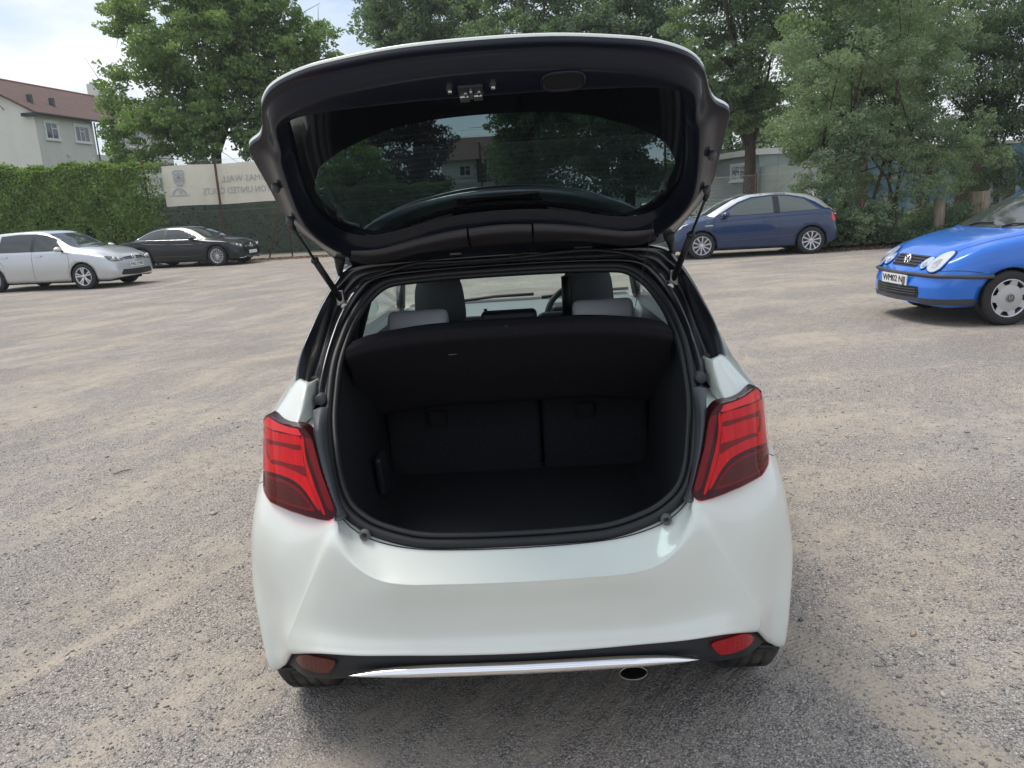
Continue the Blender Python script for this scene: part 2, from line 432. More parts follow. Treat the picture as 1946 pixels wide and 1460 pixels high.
# roof, pillars, side and wind glass
RF = [[(x*w, y, z-(x**2)*.035) for x in (-1,-.8,-.4,0,.4,.8,1)] for y, z, w in ((.81,1.408,.53),(1.15,1.447,.57),(1.6,1.462,.585),(2.05,1.43,.575),(2.25,1.385,.56))]
grid_obj('roof', surf(RF, 6, 4), M['white_paint'], P_, solid=.02, off=-1)
hl = [[(x*w, y, z-(x**2)*.035-.035) for x in (-1,-.5,0,.5,1)] for y, z, w in ((.84,1.402,.50),(1.15,1.435,.56),(1.6,1.45,.57),(2.05,1.42,.56),(2.24,1.37,.55))]
M['liner'] = mat('roof_liner', (0.16, 0.16, 0.155), 0.9)
grid_obj('headliner', surf(hl, 4, 3), M['liner'], P_)
for s in (-1, 1):
    b = MB()
    b.tube([(s*.56,2.22,1.375),(s*.66,2.6,1.20),(s*.74,2.98,.97)], .028, 8)
    b.build('windscreen_pillar', M['black_plastic'], P_, True)
    b = MB(); b.tube([(s*.575,1.62,1.41),(s*.66,1.60,1.2),(s*.745,1.58,.96)], .035, 8); b.build('door_pillar', M['black_plastic'], P_, True)
    b = MB(); b.tube([(s*.575,.9,1.36),(s*.59,1.6,1.415),(s*.565,2.2,1.375)], .022, 8); b.build('roof_rail', M['black_plastic'], P_, True)
    b = MB(); b.add([(s*.60,.95,1.33),(s*.66,1.02,1.22),(s*.72,1.08,1.08),(s*.745,1.0,1.03),(s*.69,.8,1.06),(s*.66,.72,1.15),(s*.62,.8,1.27)],[(0,1,2,3,4,5,6)])
    b.build('quarter_panel_trim', M['black_plastic'], P_, fix=False)
    b = MB(); b.add([(s*.60,1.0,1.36),(s*.585,1.6,1.41),(s*.75,1.58,.97),(s*.735,1.05,1.0)],[(0,1,2,3)]); b.build('rear_side_window', M.setdefault('privacy', glass_mat('privacy_glass', (.30,.36,.36))), P_, fix=False)
    b = MB(); b.add([(s*.585,1.63,1.41),(s*.57,2.2,1.37),(s*.74,2.95,.97),(s*.75,1.6,.97)],[(0,1,2,3)]); b.build('front_side_window', M.setdefault('clear', glass_mat('green_glass', (.72,.82,.78))), P_, fix=False)
    b = MB(); b.add([(s*.80,1.0,1.0),(s*.815,2.95,.955),(s*.70,2.95,.955),(s*.68,1.0,1.0)],[(0,1,2,3)]); b.add([(s*.69,1.0,1.0),(s*.70,2.95,.955),(s*.70,2.95,.45),(s*.66,1.0,.45)],[(0,1,2,3)])
    b.build('door_trim', M['grey_plastic'], P_, fix=False)
    # door mirror
    mv = MB(); mv.lathe([(.001,-.05),(.05,-.045),(.085,0),(.09,.04),(.07,.075),(.001,.08)], 16, 'Y', (s*.93, 2.75, 1.0))
    bevel(mv.build('door_mirror', M['white_paint'], P_, True), .002)
WS = [[(x*w, y, z) for x in (-1, -.5, 0, .5, 1)] for y, z, w in ((2.22,1.375,.55),(2.6,1.19,.64),(3.02,.965,.72))]
for row in WS:
    for i, p in enumerate(row): row[i] = (p[0], p[1]+.10*(1-(p[0]/.72)**2)*(.3+.7*(p[1]-2.2)/.8), p[2])
grid_obj('windscreen', surf(WS, 5, 5), M['clear'], P_)
b = MB(); b.box((-.70,3.02,.93),(.70,3.2,.955)); b.build('cowl_panel', M['black_plastic'], P_)
for sx in (-.45, .15):
    b = MB(); b.tube([(sx,3.08,.965),(sx+.3,3.10,.985),(sx+.55,3.06,.99)], .010, 6); b.build('wiper', M['black_plastic'], P_, True)

# underbody and closing panels so no light leaks in
b = MB(); b.box((-.72,.95,.20),(.72,3.8,.26)); b.box((-.50,.10,.28),(.50,.97,.36)); b.box((-.62,.20,.36),(.62,.22,.50)); b.build('underbody', M['under'], P_)
for s in (-1, 1):
    for wy in (WY, 3.15):
        b = MB(); vs = []
        for j in range(17):
            a_ = math.pi*(j/16)*1.16-.25
            for x_ in (s*.52, s*.60, s*.66, s*(.80 if wy > 1 else .70)): vs.append((x_, wy+.34*math.cos(a_), WZ+.34*math.sin(a_)))
        b.add(vs, grid_faces(17, 4)); vs = [(s*.52, wy, WZ)]+[(s*.52, wy+.34*math.cos(math.pi*(j/16)*1.16-.25), WZ+.34*math.sin(math.pi*(j/16)*1.16-.25)) for j in range(17)]
        b.add(vs, [(0, j+1, j+2) for j in range(16)])
        o = b.build('wheel_arch_liner', M['under'], P_, True)
    b = MB(); b.box((min(s*.66,s*.82),.97,.2),(max(s*.66,s*.82),2.85,.30)); b.build('sill', M['black_plastic'], P_)
b = MB(); b.box((-.35,.30,.17),(.30,.62,.30)); bevel(b.build('rear_silencer', M['steel'], P_), .05, 4)
b = MB(); b.tube([(-.72,.64,.27),(.72,.64,.27)], .035, 10); b.build('rear_axle', M['under'], P_, True)

# seal round the opening
SL = [(0,.112,.658),(.15,.113,.660),(.27,.117,.668),(.375,.132,.695),(.435,.148,.725),(.478,.17,.762),(.508,.21,.815),(.532,.285,.885),(.550,.36,.95),
      (.557,.43,1.01),(.557,.53,1.10),(.542,.62,1.172),(.520,.68,1.226),(.476,.735,1.288),(.412,.765,1.332),(.32,.782,1.342),(.18,.795,1.346),(0,.80,1.347)]
loop = SL + [(-x, y, z) for x, y, z in SL[-2:0:-1]]
lp = crc(loop, 5)
cen = np.array([0, .45, 1.0])
def inset(L, d, dy=0.0):
    out = []; K = len(L)
    for i in range(K):
        t = L[(i+1) % K]-L[(i-1) % K]; t /= np.linalg.norm(t); q = cen-L[i]; q = q-t*(q@t); q /= np.linalg.norm(q)
        out.append(L[i]+q*d+np.array([0, dy, 0]))
    return np.array(out)
b = MB(); b.tube(inset(lp, .006, -.010), .0125, 10, closed=True); b.tube(inset(lp, .024, -.002), .0105, 8, closed=True); b.tube(inset(lp, -.007, -.002), .007, 6, closed=True)
b.build('boot_seal', M['rubber'], P_, True)

# seams: bumper cover to body lip, bumper to rear wing
sm_ = [(.49,.1535,.7525),(.452,.1385,.713),(.396,.1205,.6835),(.30,.1035,.6615),(.18,.0975,.6515),(0,.0945,.6485)]
sm_ = sm_+[(-x, y, z) for x, y, z in sm_[-2::-1]]
b = MB(); b.tube(cr(np.array(sm_), 4), .0016, 5); b.build('bumper_seam', M['rubber'], P_, True)
_bv = BVHTree.FromPolygons([tuple(p) for p in G.reshape(-1, 3)], grid_faces(*G.shape[:2]))
for s in (-1, 1):
    pts_ = []
    for x, z in ((.748,.800),(.768,.786),(.788,.772),(.806,.762),(.816,.757)):
        h_ = _bv.ray_cast(Vector((s*x, -2, z)), Vector((0, 1, 0)))
        if h_[0] is not None: pts_.append(h_[0])
    if len(pts_) > 2:
        b = MB(); b.tube(pts_, .0016, 5); b.build('wing_seam', M['rubber'], P_, True)
# boot tub
TB = [
 [(0,.128,.650),(0,.16,.646),(0,.185,.62),(0,.20,.575),(0,.25,.562),(0,1.0,.560)],
 [(.28,.135,.664),(.275,.165,.658),(.27,.19,.63),(.27,.205,.58),(.27,.26,.562),(.27,1.0,.560)],
 [(.42,.16,.722),(.415,.19,.712),(.405,.215,.66),(.40,.24,.60),(.40,.31,.566),(.42,1.0,.566)],
 [(.485,.21,.80),(.475,.245,.79),(.462,.275,.72),(.455,.32,.64),(.45,.42,.60),(.49,1.0,.60)],
 [(.52,.32,.91),(.505,.36,.90),(.492,.40,.84),(.485,.45,.78),(.485,.6,.74),(.505,1.0,.74)],
 [(.542,.44,1.02),(.528,.48,1.01),(.512,.52,.98),(.505,.58,.96),(.505,.72,.94),(.52,1.0,.93)],
 [(.545,.53,1.10),(.535,.57,1.09),(.54,.62,1.07),(.56,.70,1.06),(.60,.85,1.06),(.66,1.1,1.06)],
]
grid_obj('boot_liner', surf(mirror_rows(TB), 6, 5), M['carpet'], P_)
b = MB(); b.add([(-.41,.26,.567),(.41,.26,.567),(.47,.5,.567),(.49,1.0,.567),(-.49,1.0,.567),(-.47,.5,.567),(-.36,.225,.567),(.36,.225,.567)],[(6,7,1,2,3,4,5,0)])
o = b.build('boot_floor', M['carpet'], P_)
md = o.modifiers.new('s', 'SOLIDIFY'); md.thickness = .012
for x0, x1 in ((-.34,-.05),(.05,.34)):
    b = MB()
    n = 8; vs = []
    for i in range(n+1):
        x = x0+(x1-x0)*i/n; k = (abs(x)/.34)**3*.03
        vs += [(x,.150,.650+k),(x,.185,.652+k),(x,.198,.640+k),(x,.21,.60+k*.3)]
    b.add(vs, grid_faces(n+1, 4)); b.build('sill_trim', M['grey_plastic'], P_, True)
b = MB(); b.tube([(-.008,.19,.618),(-.008,.158,.640),(.008,.158,.640),(.008,.19,.618)], .004, 6); b.build('latch_striker', M['chrome'], P_, True)
# split seat back
for x0, x1 in ((-.50, .088), (.098, .50)):
    b = MB(); b.obox(((x0+x1)/2, 1.06, .80), ((x1-x0)/2,0,0), (0,.055,.012), (0,.05,.25))
    bevel(b.build('rear_seat_back', M['carpet'], P_), .02, 3)
b = MB(); b.box((-.56,1.13,.50),(.56,1.15,1.02)); b.build('light_block_panel', M['felt'], P_)  # black panel added to stop light showing between the seat backs
for x in (-.30, .26):
    b = MB(); b.obox((x, .985, .78), (.035,0,0), (0,.012,0), (0,.0,.028)); bevel(b.build('seat_anchor', M['felt'], P_), .006, 2)
b = MB(); b.obox((-.455,.62,.70),(.012,0,0),(0,.05,0),(0,-.012,.07)); bevel(b.build('side_pocket', M['black_plastic'], P_), .01, 2)
# black side trims above the tub, shutting the view into the cabin flanks
for s in (-1, 1):
    b = MB(); b.obox((s*.60,.93,1.12),(.012,0,0),(0,.16,0),(s*-.03,0,.14)); b.obox((s*.615,.75,1.05),(.02,0,0),(0,.25,.02),(0,0,.04)); bevel(b.build('side_trim', M['black_plastic'], P_), .01, 2)

# luggage shelf, tilted up
SH = [[(x*w, y-.012*(1-abs(x)**3), z-.045*abs(x)**4) for x in (-1,-.97,-.85,-.5,0,.5,.85,.97,1)] for y, z, w in
      ((.60,1.205,.50),(.555,1.190,.512),(.548,1.172,.517),(.552,1.152,.517),(.60,1.11,.518),(.68,1.03,.53),(.78,.93,.55),(.83,.878,.553),(.87,.865,.552),(.90,.875,.55))]
o = grid_obj('luggage_shelf', surf(SH, 4, 4), M['felt'], P_)
md = o.modifiers.new('s', 'SOLIDIFY'); md.thickness = .012; md.offset = 1
b = MB(); b.lathe([(.0,-.003),(.011,-.003),(.013,0),(.015,.001),(.015,.006)], 20, 'Y', (-.002,.541,1.176)); b.build('shelf_button', M['black_plastic'], P_, True)
b = MB(); b.box((-.19,.548,1.105),(-.165,.552,1.108)); b.build('shelf_tag', M['grey_plastic'], P_)
for s in (-1, 1):
    b = MB(); b.tube([(s*.548,.50,.93),(s*.52,.60,.90),(s*.52,.80,.87)], .012, 8); b.build('shelf_bracket', M['black_plastic'], P_, True)

# seats
M['leather'] = mat('grey_leather', (0.52, 0.53, 0.54), 0.5); t = NT(M['leather']); t.set('Normal', t.bump(t.voronoi(t.coord(), 400), .15, .001))
M['leather_dark'] = mat('dark_grey_leather', (0.15, 0.155, 0.16), 0.5)
def cushion(name, c, hx, hy, hz, m, r=.05, par=P_):
    b = MB(); b.obox(c, (hx,0,0), (0,hy,0), (0,0,hz)); return bevel(b.build(name, m, par, True), r, 5)
for s in (-1, 1):
    b = MB(); cx = s*.343
    prof = [(x, [(math.cos(a)*.052*k+1.0, 1.140+math.sin(a)*.056*k) for a in np.linspace(0, 2*math.pi, 20, endpoint=False)]) for x, k in ((-.110,.70),(-.105,.90),(-.092,1.0),(0,1.0),(.092,1.0),(.105,.90),(.110,.70))]
    vs = [(cx+x, y, z) for x, pr in prof for y, z in pr]; b.add(vs, grid_faces(len(prof), 20, True)); b.add(vs[:20], [tuple(range(20))]); b.add(vs[-20:], [tuple(range(20))])
    b.build('rear_headrest', M['leather'], P_, True)
    for q in (-.05, .05):
        b = MB(); b.tube([(cx+q,1.02,1.12),(cx+q,1.03,1.0)], .007, 6); b.build('headrest_post', M['steel'], P_, True)
    HR = [[(s*.345+x*w, y+.02*x*x, z) for x in (-1,-.9,-.5,0,.5,.9,1)] for y, z, w in ((1.74,1.03,.10),(1.72,1.06,.118),(1.715,1.12,.118),(1.72,1.20,.110),(1.75,1.25,.090),(1.80,1.262,.078),(1.85,1.24,.085),(1.87,1.15,.10),(1.86,1.05,.10))]
    grid_obj('front_headrest', surf(HR, 4, 4), M['leather_dark'], P_)
    ob = cushion('front_seat_back', (s*.345,1.78,.78), .25, .06, .27, M['leather_dark'], .05)
cushion('centre_headrest', (-.008,1.10,1.11), .108, .04, .052, M['black_plastic'], .02)
cushion('rear_bench', (0,1.25,.45), .62, .28, .08, M['leather_dark'], .04)
# dashboard, binnacle, steering wheel, mirror
M['dash'] = mat('dashboard', (0.23, 0.25, 0.26), 0.42)
DS = [[(x*.70, y, z) for x in (-1,-.5,0,.5,1)] for y, z in ((2.42,.72),(2.42,.88),(2.46,.945),(2.6,.965),(2.85,.965),(3.05,.955))]
grid_obj('dashboard', surf(DS, 4, 4), M['dash'], P_)
b = MB(); b.tube([(-.68,2.425,.915),(.68,2.425,.915)], .006, 6); b.build('dashboard_trim', M['chrome'], P_, True)
cushion('instrument_hood', (.345,2.46,.95), .16, .07, .05, M['black_plastic'], .03)
b = MB(); b.tube([(.345+.185*math.cos(a), 2.30+.06*math.sin(a), .93+.175*math.sin(a)) for a in np.linspace(0, 2*math.pi, 40, endpoint=False)], .016, 8, closed=True)
b.tube([(.17,2.31,.93),(.52,2.31,.93)], .014, 6); b.build('steering_wheel', M['black_plastic'], P_, True)
b = MB(); b.box((.16,2.33,1.175),(.33,2.36,1.225)); bevel(b.build('rear_view_mirror', M['black_plastic'], P_), .015, 3)
b = MB(); b.tube([(.245,1.70,1.22),(.243,1.72,1.0)], .022, 8); b.build('headrest_shade_strip', M['rubber'], P_, True)  # dark strip stands in for shade on the headrest's left side
for x in (-.12,):
    b = MB(); b.tube([(x,1.5,1.12),(x-.01,1.48,.95)], .008, 6); b.build('belt_guide', M['rubber'], P_, True)

# ---- tail lights
M['lens_dark'] = mat('lens_dark_red', (0.035, 0.001, 0.003), 0.3, spec=.15)
M['lens_red'] = mat('lens_bright_red', (0.62, 0.003, 0.014), 0.3, spec=.15)
t = NT(M['lens_red']); w_ = t.mapping(t.coord(), (140, 3, 3)); t.set('Base Color', t.mix(t.ramp(t.noise(w_, 1.0, 2), [(0.3, 0.0), (0.7, 1.0)]), (0.48, 0.002, 0.010), (0.68, 0.006, 0.022)))
M['lens_mid'] = mat('lens_mid_red', (0.17, 0.001, 0.005), 0.3, spec=.15)
M['lens_amber'] = mat('lens_smoked_amber', (0.065, 0.012, 0.006), 0.3, spec=.15)
t = NT(M['lens_amber']); t.set('Normal', t.bump(t.voronoi(t.mapping(t.coord(), (1, 1, 1)), 130, rand=0.1), .5, .002))
M['lens_pink'] = mat('lens_edge_sheen', (0.75, 0.10, 0.13), 0.2, spec=.3)  # pink stands in for light reflected by the top chamfer
def Yl(x, z):
    return .098+(z-.75)*.42+float(np.interp(abs(x), [.48,.52,.56,.62,.70,.74,.765,.80], [.0,.006,.02,.055,.12,.175,.25,.36]))
OUT = [(.713,1.000),(.745,.972),(.765,.940),(.772,.905),(.766,.83),(.745,.792),(.715,.772),(.667,.766),(.597,.762),(.508,.754),(.492,.758),(.481,.774),(.49,.80),(.52,.869),(.543,.942),(.557,.967),(.572,.980),(.592,.986),(.634,.986),(.668,.990)]
DET = {
 'reflector_strip': ('lens_mid', [(.552,.955),(.572,.957),(.563,.925),(.537,.858),(.511,.795),(.498,.780),(.491,.790),(.529,.888),(.544,.935)], .006),
 'light_spine': ('lens_red', [(.577,.957),(.584,.957),(.577,.905),(.560,.850),(.522,.777),(.514,.777),(.548,.852),(.570,.912)], .011),
 'light_bar': ('lens_red', [(.588,.957),(.660,.958),(.733,.956),(.757,.925),(.752,.846),(.690,.849),(.634,.848),(.600,.840),(.567,.818),(.537,.784),(.529,.784),(.564,.852),(.581,.908)], .007),
 'dark_bar': ('lens_mid', [(.590,.938),(.640,.936),(.716,.934),(.724,.925),(.722,.893),(.712,.880),(.704,.884),(.712,.897),(.712,.920),(.672,.925),(.635,.926),(.590,.925)], .0095),
 'dark_bar_lower': ('lens_mid', [(.572,.884),(.630,.885),(.692,.884),(.700,.874),(.650,.874),(.605,.869),(.572,.860),(.566,.872)], .0095),
 'lower_rim': ('lens_mid', [(.751,.826),(.700,.836),(.640,.836),(.603,.827),(.577,.812),(.548,.782),(.552,.775),(.616,.777),(.690,.779),(.722,.787),(.745,.800)], .0065),
 'indicator_lens': ('lens_amber', [(.744,.822),(.700,.830),(.642,.830),(.607,.822),(.583,.808),(.559,.784),(.616,.783),(.686,.785),(.718,.793),(.738,.803)], .0095),
 'top_edge_sheen': ('lens_pink', [(.600,.979),(.640,.980),(.672,.984),(.712,.992),(.735,.975),(.742,.962),(.660,.964),(.590,.963),(.592,.972)], .008)}
for s in (-1, 1):
    sm = crc(OUT, 3)
    tl = shell_patch('tail_light', [(s*a, z) for a, z in sm], .03, lambda x, z: (x, Yl(x, z), z), M['lens_dark'], P_,
                     f3b=lambda x, z: (x, Yl(x, z)+.06, z+(.008 if z < .85 else -.006)))
    for nm, (mm, pl, off) in DET.items():
        sm = crc(pl, 3)
        shell_patch(nm, [(s*a, z) for a, z in sm], .02, lambda x, z: (x, Yl(x, z)-off*.45, z), M[mm], tl, f3b=lambda x, z: (x, Yl(x, z)+.004, z))
    # clear outer lens
    sm = crc([(x*.997+.002, z*.997+.003) for x, z in OUT], 3)
    shell_patch('clear_lens', [(s*a, z) for a, z in sm], .03, lambda x, z: (x, Yl(x, z)-.0065, z), M.setdefault('red_glass', glass_mat('red_clear_lens', (1.0, .50, .50), .0, .022)), tl, f3b=lambda x, z: (x, Yl(x, z)+.002, z))
    # ribbed closing plate between lamp and seal
    RP = [((.525,.335,1.015),(.545,.325,1.018),(.568,.33,1.010)),((.523,.30,.985),(.536,.265,.988),(.552,.268,.984)),((.520,.275,.94),(.533,.225,.942),(.550,.25,.942)),((.510,.235,.885),(.518,.195,.885),(.530,.205,.885)),
          ((.490,.185,.81),(.492,.155,.81),(.498,.160,.806)),((.474,.165,.770),(.476,.14,.770),(.486,.135,.766)),((.460,.15,.752),(.470,.125,.751),(.486,.125,.752))]
    RP = np.array(RP); RP[..., 0] *= s; RP[..., 1] += -.022
    GG = surf(RP, 10, 3)
    for i in range(14, 56): GG[i, :, 1] += .0018*(1 if i % 2 else -1)
    grid_obj('closing_plate', GG, M['grey_plastic'], P_, solid=.004)
    b = MB(); b.lathe([(0,-.010),(.014,-.010),(.017,-.006),(.017,.02)], 20, 'Y', (s*.572,.405,1.020)); b.build('body_plug', M['grey_plastic'], P_, True)
    # rubber stop buffers in the bumper
    b = MB(); b.lathe([(0,.004),(.006,.004),(.008,-.010),(.013,-.012),(.015,-.006),(.016,.012)], 20, 'Y', (s*.412,.118,.700)); b.build('stop_buffer', mat('buffer', (.10,.10,.10), .6), P_, True)

# lower bumper insert, chrome strip, reflectors
ST = [0,.15,.31,.44,.52,.58,.63,.67,.70,.725,.745]
ztop = [.398,.398,.400,.396,.392,.386,.374,.345,.310,.275,.248]
zbot = [.312,.312,.311,.306,.292,.282,.272,.262,.252,.244,.238]
yy = [.0,.003,.010,.022,.040,.062,.090,.135,.175,.215,.25]
LI = [[(x,y+.016,zt),(x,y+.022,zt-.012*min(1,(zt-zb)/.06)),(x,y+.018,(zt+zb)/2),(x,y+.022,zb+.006),(x,y+.05,zb),(x,y+.16,zb+.01)] for x, y, zt, zb in zip(ST, yy, ztop, zbot)]
grid_obj('lower_bumper_insert', surf(mirror_rows(LI), 5, 4), M['black_plastic'], P_)
for s in (-1, 1):
    b = MB(); b.tube([(s*.690,.20,.246),(s*.73,.22,.234),(s*.762,.245,.230)], .008, 6)
    b.build('arch_lip', M['black_plastic'], P_, True)
xs = np.linspace(-.475, .475, 161); vs = []
for x in xs:
    k = (1-(abs(x)/.475)**5)**.8; h = .0185*max(k, .01); zc = .341-.004*(abs(x)/.475)**2; y0 = float(np.interp(abs(x), ST, yy))
    for a in np.linspace(-1, 1, 9): vs.append((x, y0+.009-.007*(abs(x)/.475)**3-.022*math.cos(a*1.45), zc+h*math.sin(a*1.4)/math.sin(1.4)))
b = MB(); b.add(vs, grid_faces(161, 9)); b.build('chrome_strip', M['chrome'], P_, True)
def Yi(x, z): return float(np.interp(abs(x), ST, yy))
RFL = [(.518,.352),(.525,.361),(.560,.362),(.606,.360),(.632,.350),(.654,.324),(.645,.313),(.600,.311),(.551,.316),(.535,.328)]
for s in (-1, 1):
    mm = mat('reflector_lit' if s > 0 else 'reflector_unlit', (0.34, 0.004, 0.010) if s > 0 else (0.10, 0.022, 0.012), 0.3, coat=0.6, spec=.2)  # left copy coloured darker, as a reflector catching no light
    t = NT(mm); vv = t.voronoi(t.mapping(t.coord(), (1, 1, 1)), 130, rand=0.0); t.set('Normal', t.bump(vv, .6, .003))
    shell_patch('rear_reflector', [(s*a, z) for a, z in crc(RFL, 3)], .02, lambda x, z: (x, Yi(x, z)+.008, z), mm, P_, f3b=lambda x, z: (x, Yi(x, z)+.03, z))
# exhaust
b = MB(); n = 28
prof = [(1.0,.055),(1.03,.050),(1.06,.058),(1.06,.09),(1.0,.30)]; vs = []
inn = [(.93,.30),(.93,.075),(1.0,.055)]
for k, y in prof+inn:
    for j in range(n):
        a = 2*math.pi*j/n; vs.append((.305+.037*k*math.cos(a), y+.01, .270+.020*k*math.sin(a)+ (y-.055)*.05))
b.add(vs, grid_faces(len(prof), n, True)); b.add(vs[len(prof)*n:], grid_faces(len(inn), n, True))
b.build('exhaust_tip', mat('exhaust_steel', (.30,.29,.28), .35, 1.0), P_, True)

# wheels with grooved tyres
def tyre_mesh(r, w, grooves=True, nu=168, rim=.62):
    prof = [(r*rim, -w*.44), (r*(rim+.05), -w*.49), (r*.86, -w*.52), (r*.94, -w*.48), (r*.985, -w*.40)]
    tr = np.linspace(-.36, .36, 19)*w
    b = MB(); vs = []; full = prof+[(r, t_) for t_ in tr]+[(p, -h) for p, h in prof[::-1]]
    for j in range(nu):
        a = 2*math.pi*j/nu
        for i, (rr, h) in enumerate(full):
            if grooves and len(prof) <= i < len(prof)+len(tr):
                k = i-len(prof)
                if k in (4, 9, 14): rr -= .007
                elif ((j + int(abs(k-9)*.55)) % 7) == 0: rr -= .006
            vs.append((h, rr*math.cos(a), rr*math.sin(a)))
    Mn = len(full)
    fs = [(j*Mn+i, j*Mn+i+1, ((j+1) % nu)*Mn+i+1, ((j+1) % nu)*Mn+i) for j in range(nu) for i in range(Mn-1)]
    b.add(vs, fs); return b
M['tyre'] = mat('tyre', (0.035, 0.034, 0.033), 0.75); t = NT(M['tyre']); v = t.coord(); nn = t.noise(v, 9, 6, .6)
t.set('Base Color', t.mix(t.ramp(nn, [(.45, 0.0), (.7, .55)]), (.020,.020,.021), (.13,.115,.095)))
for s in (-1, 1):
    for wy in (WY, 3.15):
        o = tyre_mesh(.302, .18, wy < 1).build('wheel', M['tyre'], P_, True); o.location = (s*.702, wy, .300)
        md = o.modifiers.new('e', 'EDGE_SPLIT'); md.split_angle = R(35)
        b = MB(); b.lathe([(.19, s*.06),(.185, s*.085),(.15, s*.07),(.06, s*.08),(.0, s*.085)], 30, 'X'); b.build('hub_cap', M['alloy'], o, True)

# ---- tailgate
HY, HZ, TY, TZ = .68, 1.44, -.22, 1.857
_l = math.hypot(TY-HY, TZ-HZ); SD = Vector((0, (TY-HY)/_l, (TZ-HZ)/_l)); AX = Vector((1, 0, 0))
_tt = R(.6); A2 = (AX*math.cos(_tt)+Vector((0, 0, 1))*math.sin(_tt)); A2 = (A2-SD*A2.dot(SD)).normalized(); NN = A2.cross(SD)
if NN.z < 0: NN = -NN
def gp(x, s, n=0.0):
    p = Vector((0, HY, HZ))+A2*x+SD*s+NN*n; return (p.x, p.y, p.z)
gate = bpy.data.objects.new('tailgate', None); COL.objects.link(gate); gate.parent = P_; gate.empty_display_size = .1
tri = [
 ((0,1.006),(0,.848),(0,.722)),((.15,1.000),(.13,.845),(.12,.716)),((.28,.978),(.24,.838),(.22,.695)),((.36,.955),(.32,.832),(.30,.655)),
 ((.43,.915),(.385,.822),(.36,.618)),((.470,.865),(.425,.805),(.40,.585)),((.490,.812),(.440,.772),(.42,.565)),((.505,.768),(.448,.735),(.435,.55)),
 ((.528,.726),(.453,.705),(.443,.538)),((.565,.690),(.459,.680),(.450,.522)),((.575,.64),(.466,.64),(.458,.505)),((.583,.56),(.48,.57),(.472,.47)),
 ((.592,.466),(.495,.49),(.486,.42)),((.603,.37),(.506,.40),(.483,.35)),((.605,.29),(.51,.31),(.472,.28)),((.600,.21),(.50,.23),(.455,.21)),
 ((.585,.12),(.485,.17),(.43,.172)),((.570,.03),(.455,.128),(.402,.145)),((.550,-.07),(.40,.108),(.37,.135)),((.50,-.115),(.33,.125),(.30,.168)),
 ((.35,-.12),(.23,.170),(.20,.215)),((.18,-.12),(.12,.210),(.11,.252)),((0,-.12),(0,.222),(0,.264))]
# radial relief keyed by position round the ring: (t, n)
PR = {0: [(0,.010),(.0,.0),(.05,-.002),(.13,-.004),(.17,-.016),(.26,-.030),(.40,-.036),(.62,-.038),(.84,-.034),(.95,-.018),(1,.010)],
      6: [(0,.010),(.0,.0),(.08,-.002),(.16,-.006),(.24,-.022),(.36,-.040),(.52,-.046),(.68,-.034),(.82,-.022),(.93,-.012),(1,.010)],
      9: [(0,.010),(.0,.0),(.10,-.002),(.26,-.006),(.40,-.020),(.52,-.040),(.64,-.050),(.76,-.046),(.86,-.030),(.94,-.012),(1,.010)],
      14: [(0,.010),(.0,.0),(.08,-.004),(.22,-.016),(.36,-.034),(.52,-.052),(.66,-.054),(.78,-.044),(.88,-.026),(.95,-.010),(1,.010)],
      18: [(0,.010),(.0,.0),(.06,-.004),(.16,-.014),(.30,-.026),(.46,-.040),(.60,-.050),(.74,-.048),(.86,-.034),(.94,-.014),(1,.010)],
      22: [(0,.010),(.0,.0),(.05,-.004),(.14,-.010),(.28,-.018),(.44,-.026),(.60,-.034),(.76,-.036),(.88,-.028),(.95,-.012),(1,.010)]}
keys = sorted(PR)
rows = []
for i, (o_, r_, g_) in enumerate(tri):
    k0 = max(k for k in keys if k <= i); k1 = min(k for k in keys if k >= i); f = 0 if k1 == k0 else (i-k0)/(k1-k0)
    row = []
    for (ta, na), (tb, nb_) in zip(PR[k0], PR[k1]):
        tt = ta*(1-f)+tb*f; n_ = na*(1-f)+nb_*f; n_ = n_*.72 if n_ < 0 else n_
        row.append((o_[0]+(r_[0]-o_[0])*tt, o_[1]+(r_[1]-o_[1])*tt, n_))
    rows.append(row)
GR = surf(mirror_rows(rows)[:-1], 5, 4)
GR = surf(mirror_rows(rows), 5, 4)
# fine pressings in the sheet
K_, M_ = GR.shape[:2]
G3 = np.array([[gp(*GR[i, j]) for j in range(M_)] for i in range(K_)])
M['gate_inner'] = mat('tailgate_inner_paint', (0.009, 0.012, 0.021), 0.42, coat=0.38, coat_rough=0.06, spec=.10)
grid_obj('inner_panel', G3, M['gate_inner'], gate)
# outer skin: white below the window line, black beside the glass
OS = []
for i, (o_, r_, g_) in enumerate(tri):
    row = []
    for tt, n_ in ((0,.011),(.0,.018),(.07,.024),(.25,.034),(.6,.050),(.95,.050),(1,.030)):
        row.append((o_[0]+(r_[0]-o_[0])*tt, o_[1]+(r_[1]-o_[1])*tt, n_))
    OS.append(row)
GO = surf(mirror_rows(OS), 5, 3)
G3o = np.array([[gp(*GO[i, j]) for j in range(GO.shape[1])] for i in range(GO.shape[0])])
flat = GO.reshape(-1, 3)
ho = G3o.shape[0]
def part_rows(name, cond, m):
    fs = [f for f in grid_faces(GO.shape[0], GO.shape[1]) if cond(flat[list(f)].mean(0))]
    mb = MB(); mb.add(G3o.reshape(-1, 3).tolist(), fs); o = mb.build(name, m, gate, True)
    b_ = bmesh.new(); b_.from_mesh(o.data); bmesh.ops.delete(b_, geom=[v for v in b_.verts if not v.link_faces], context='VERTS'); b_.to_mesh(o.data); b_.free(); return o
part_rows('outer_panel', lambda c: c[1] > .66, M['white_paint'])
part_rows('outer_side_trim', lambda c: c[1] <= .66 and not (c[1] < .26 and abs(c[0]) < .44), M['black_paint'])
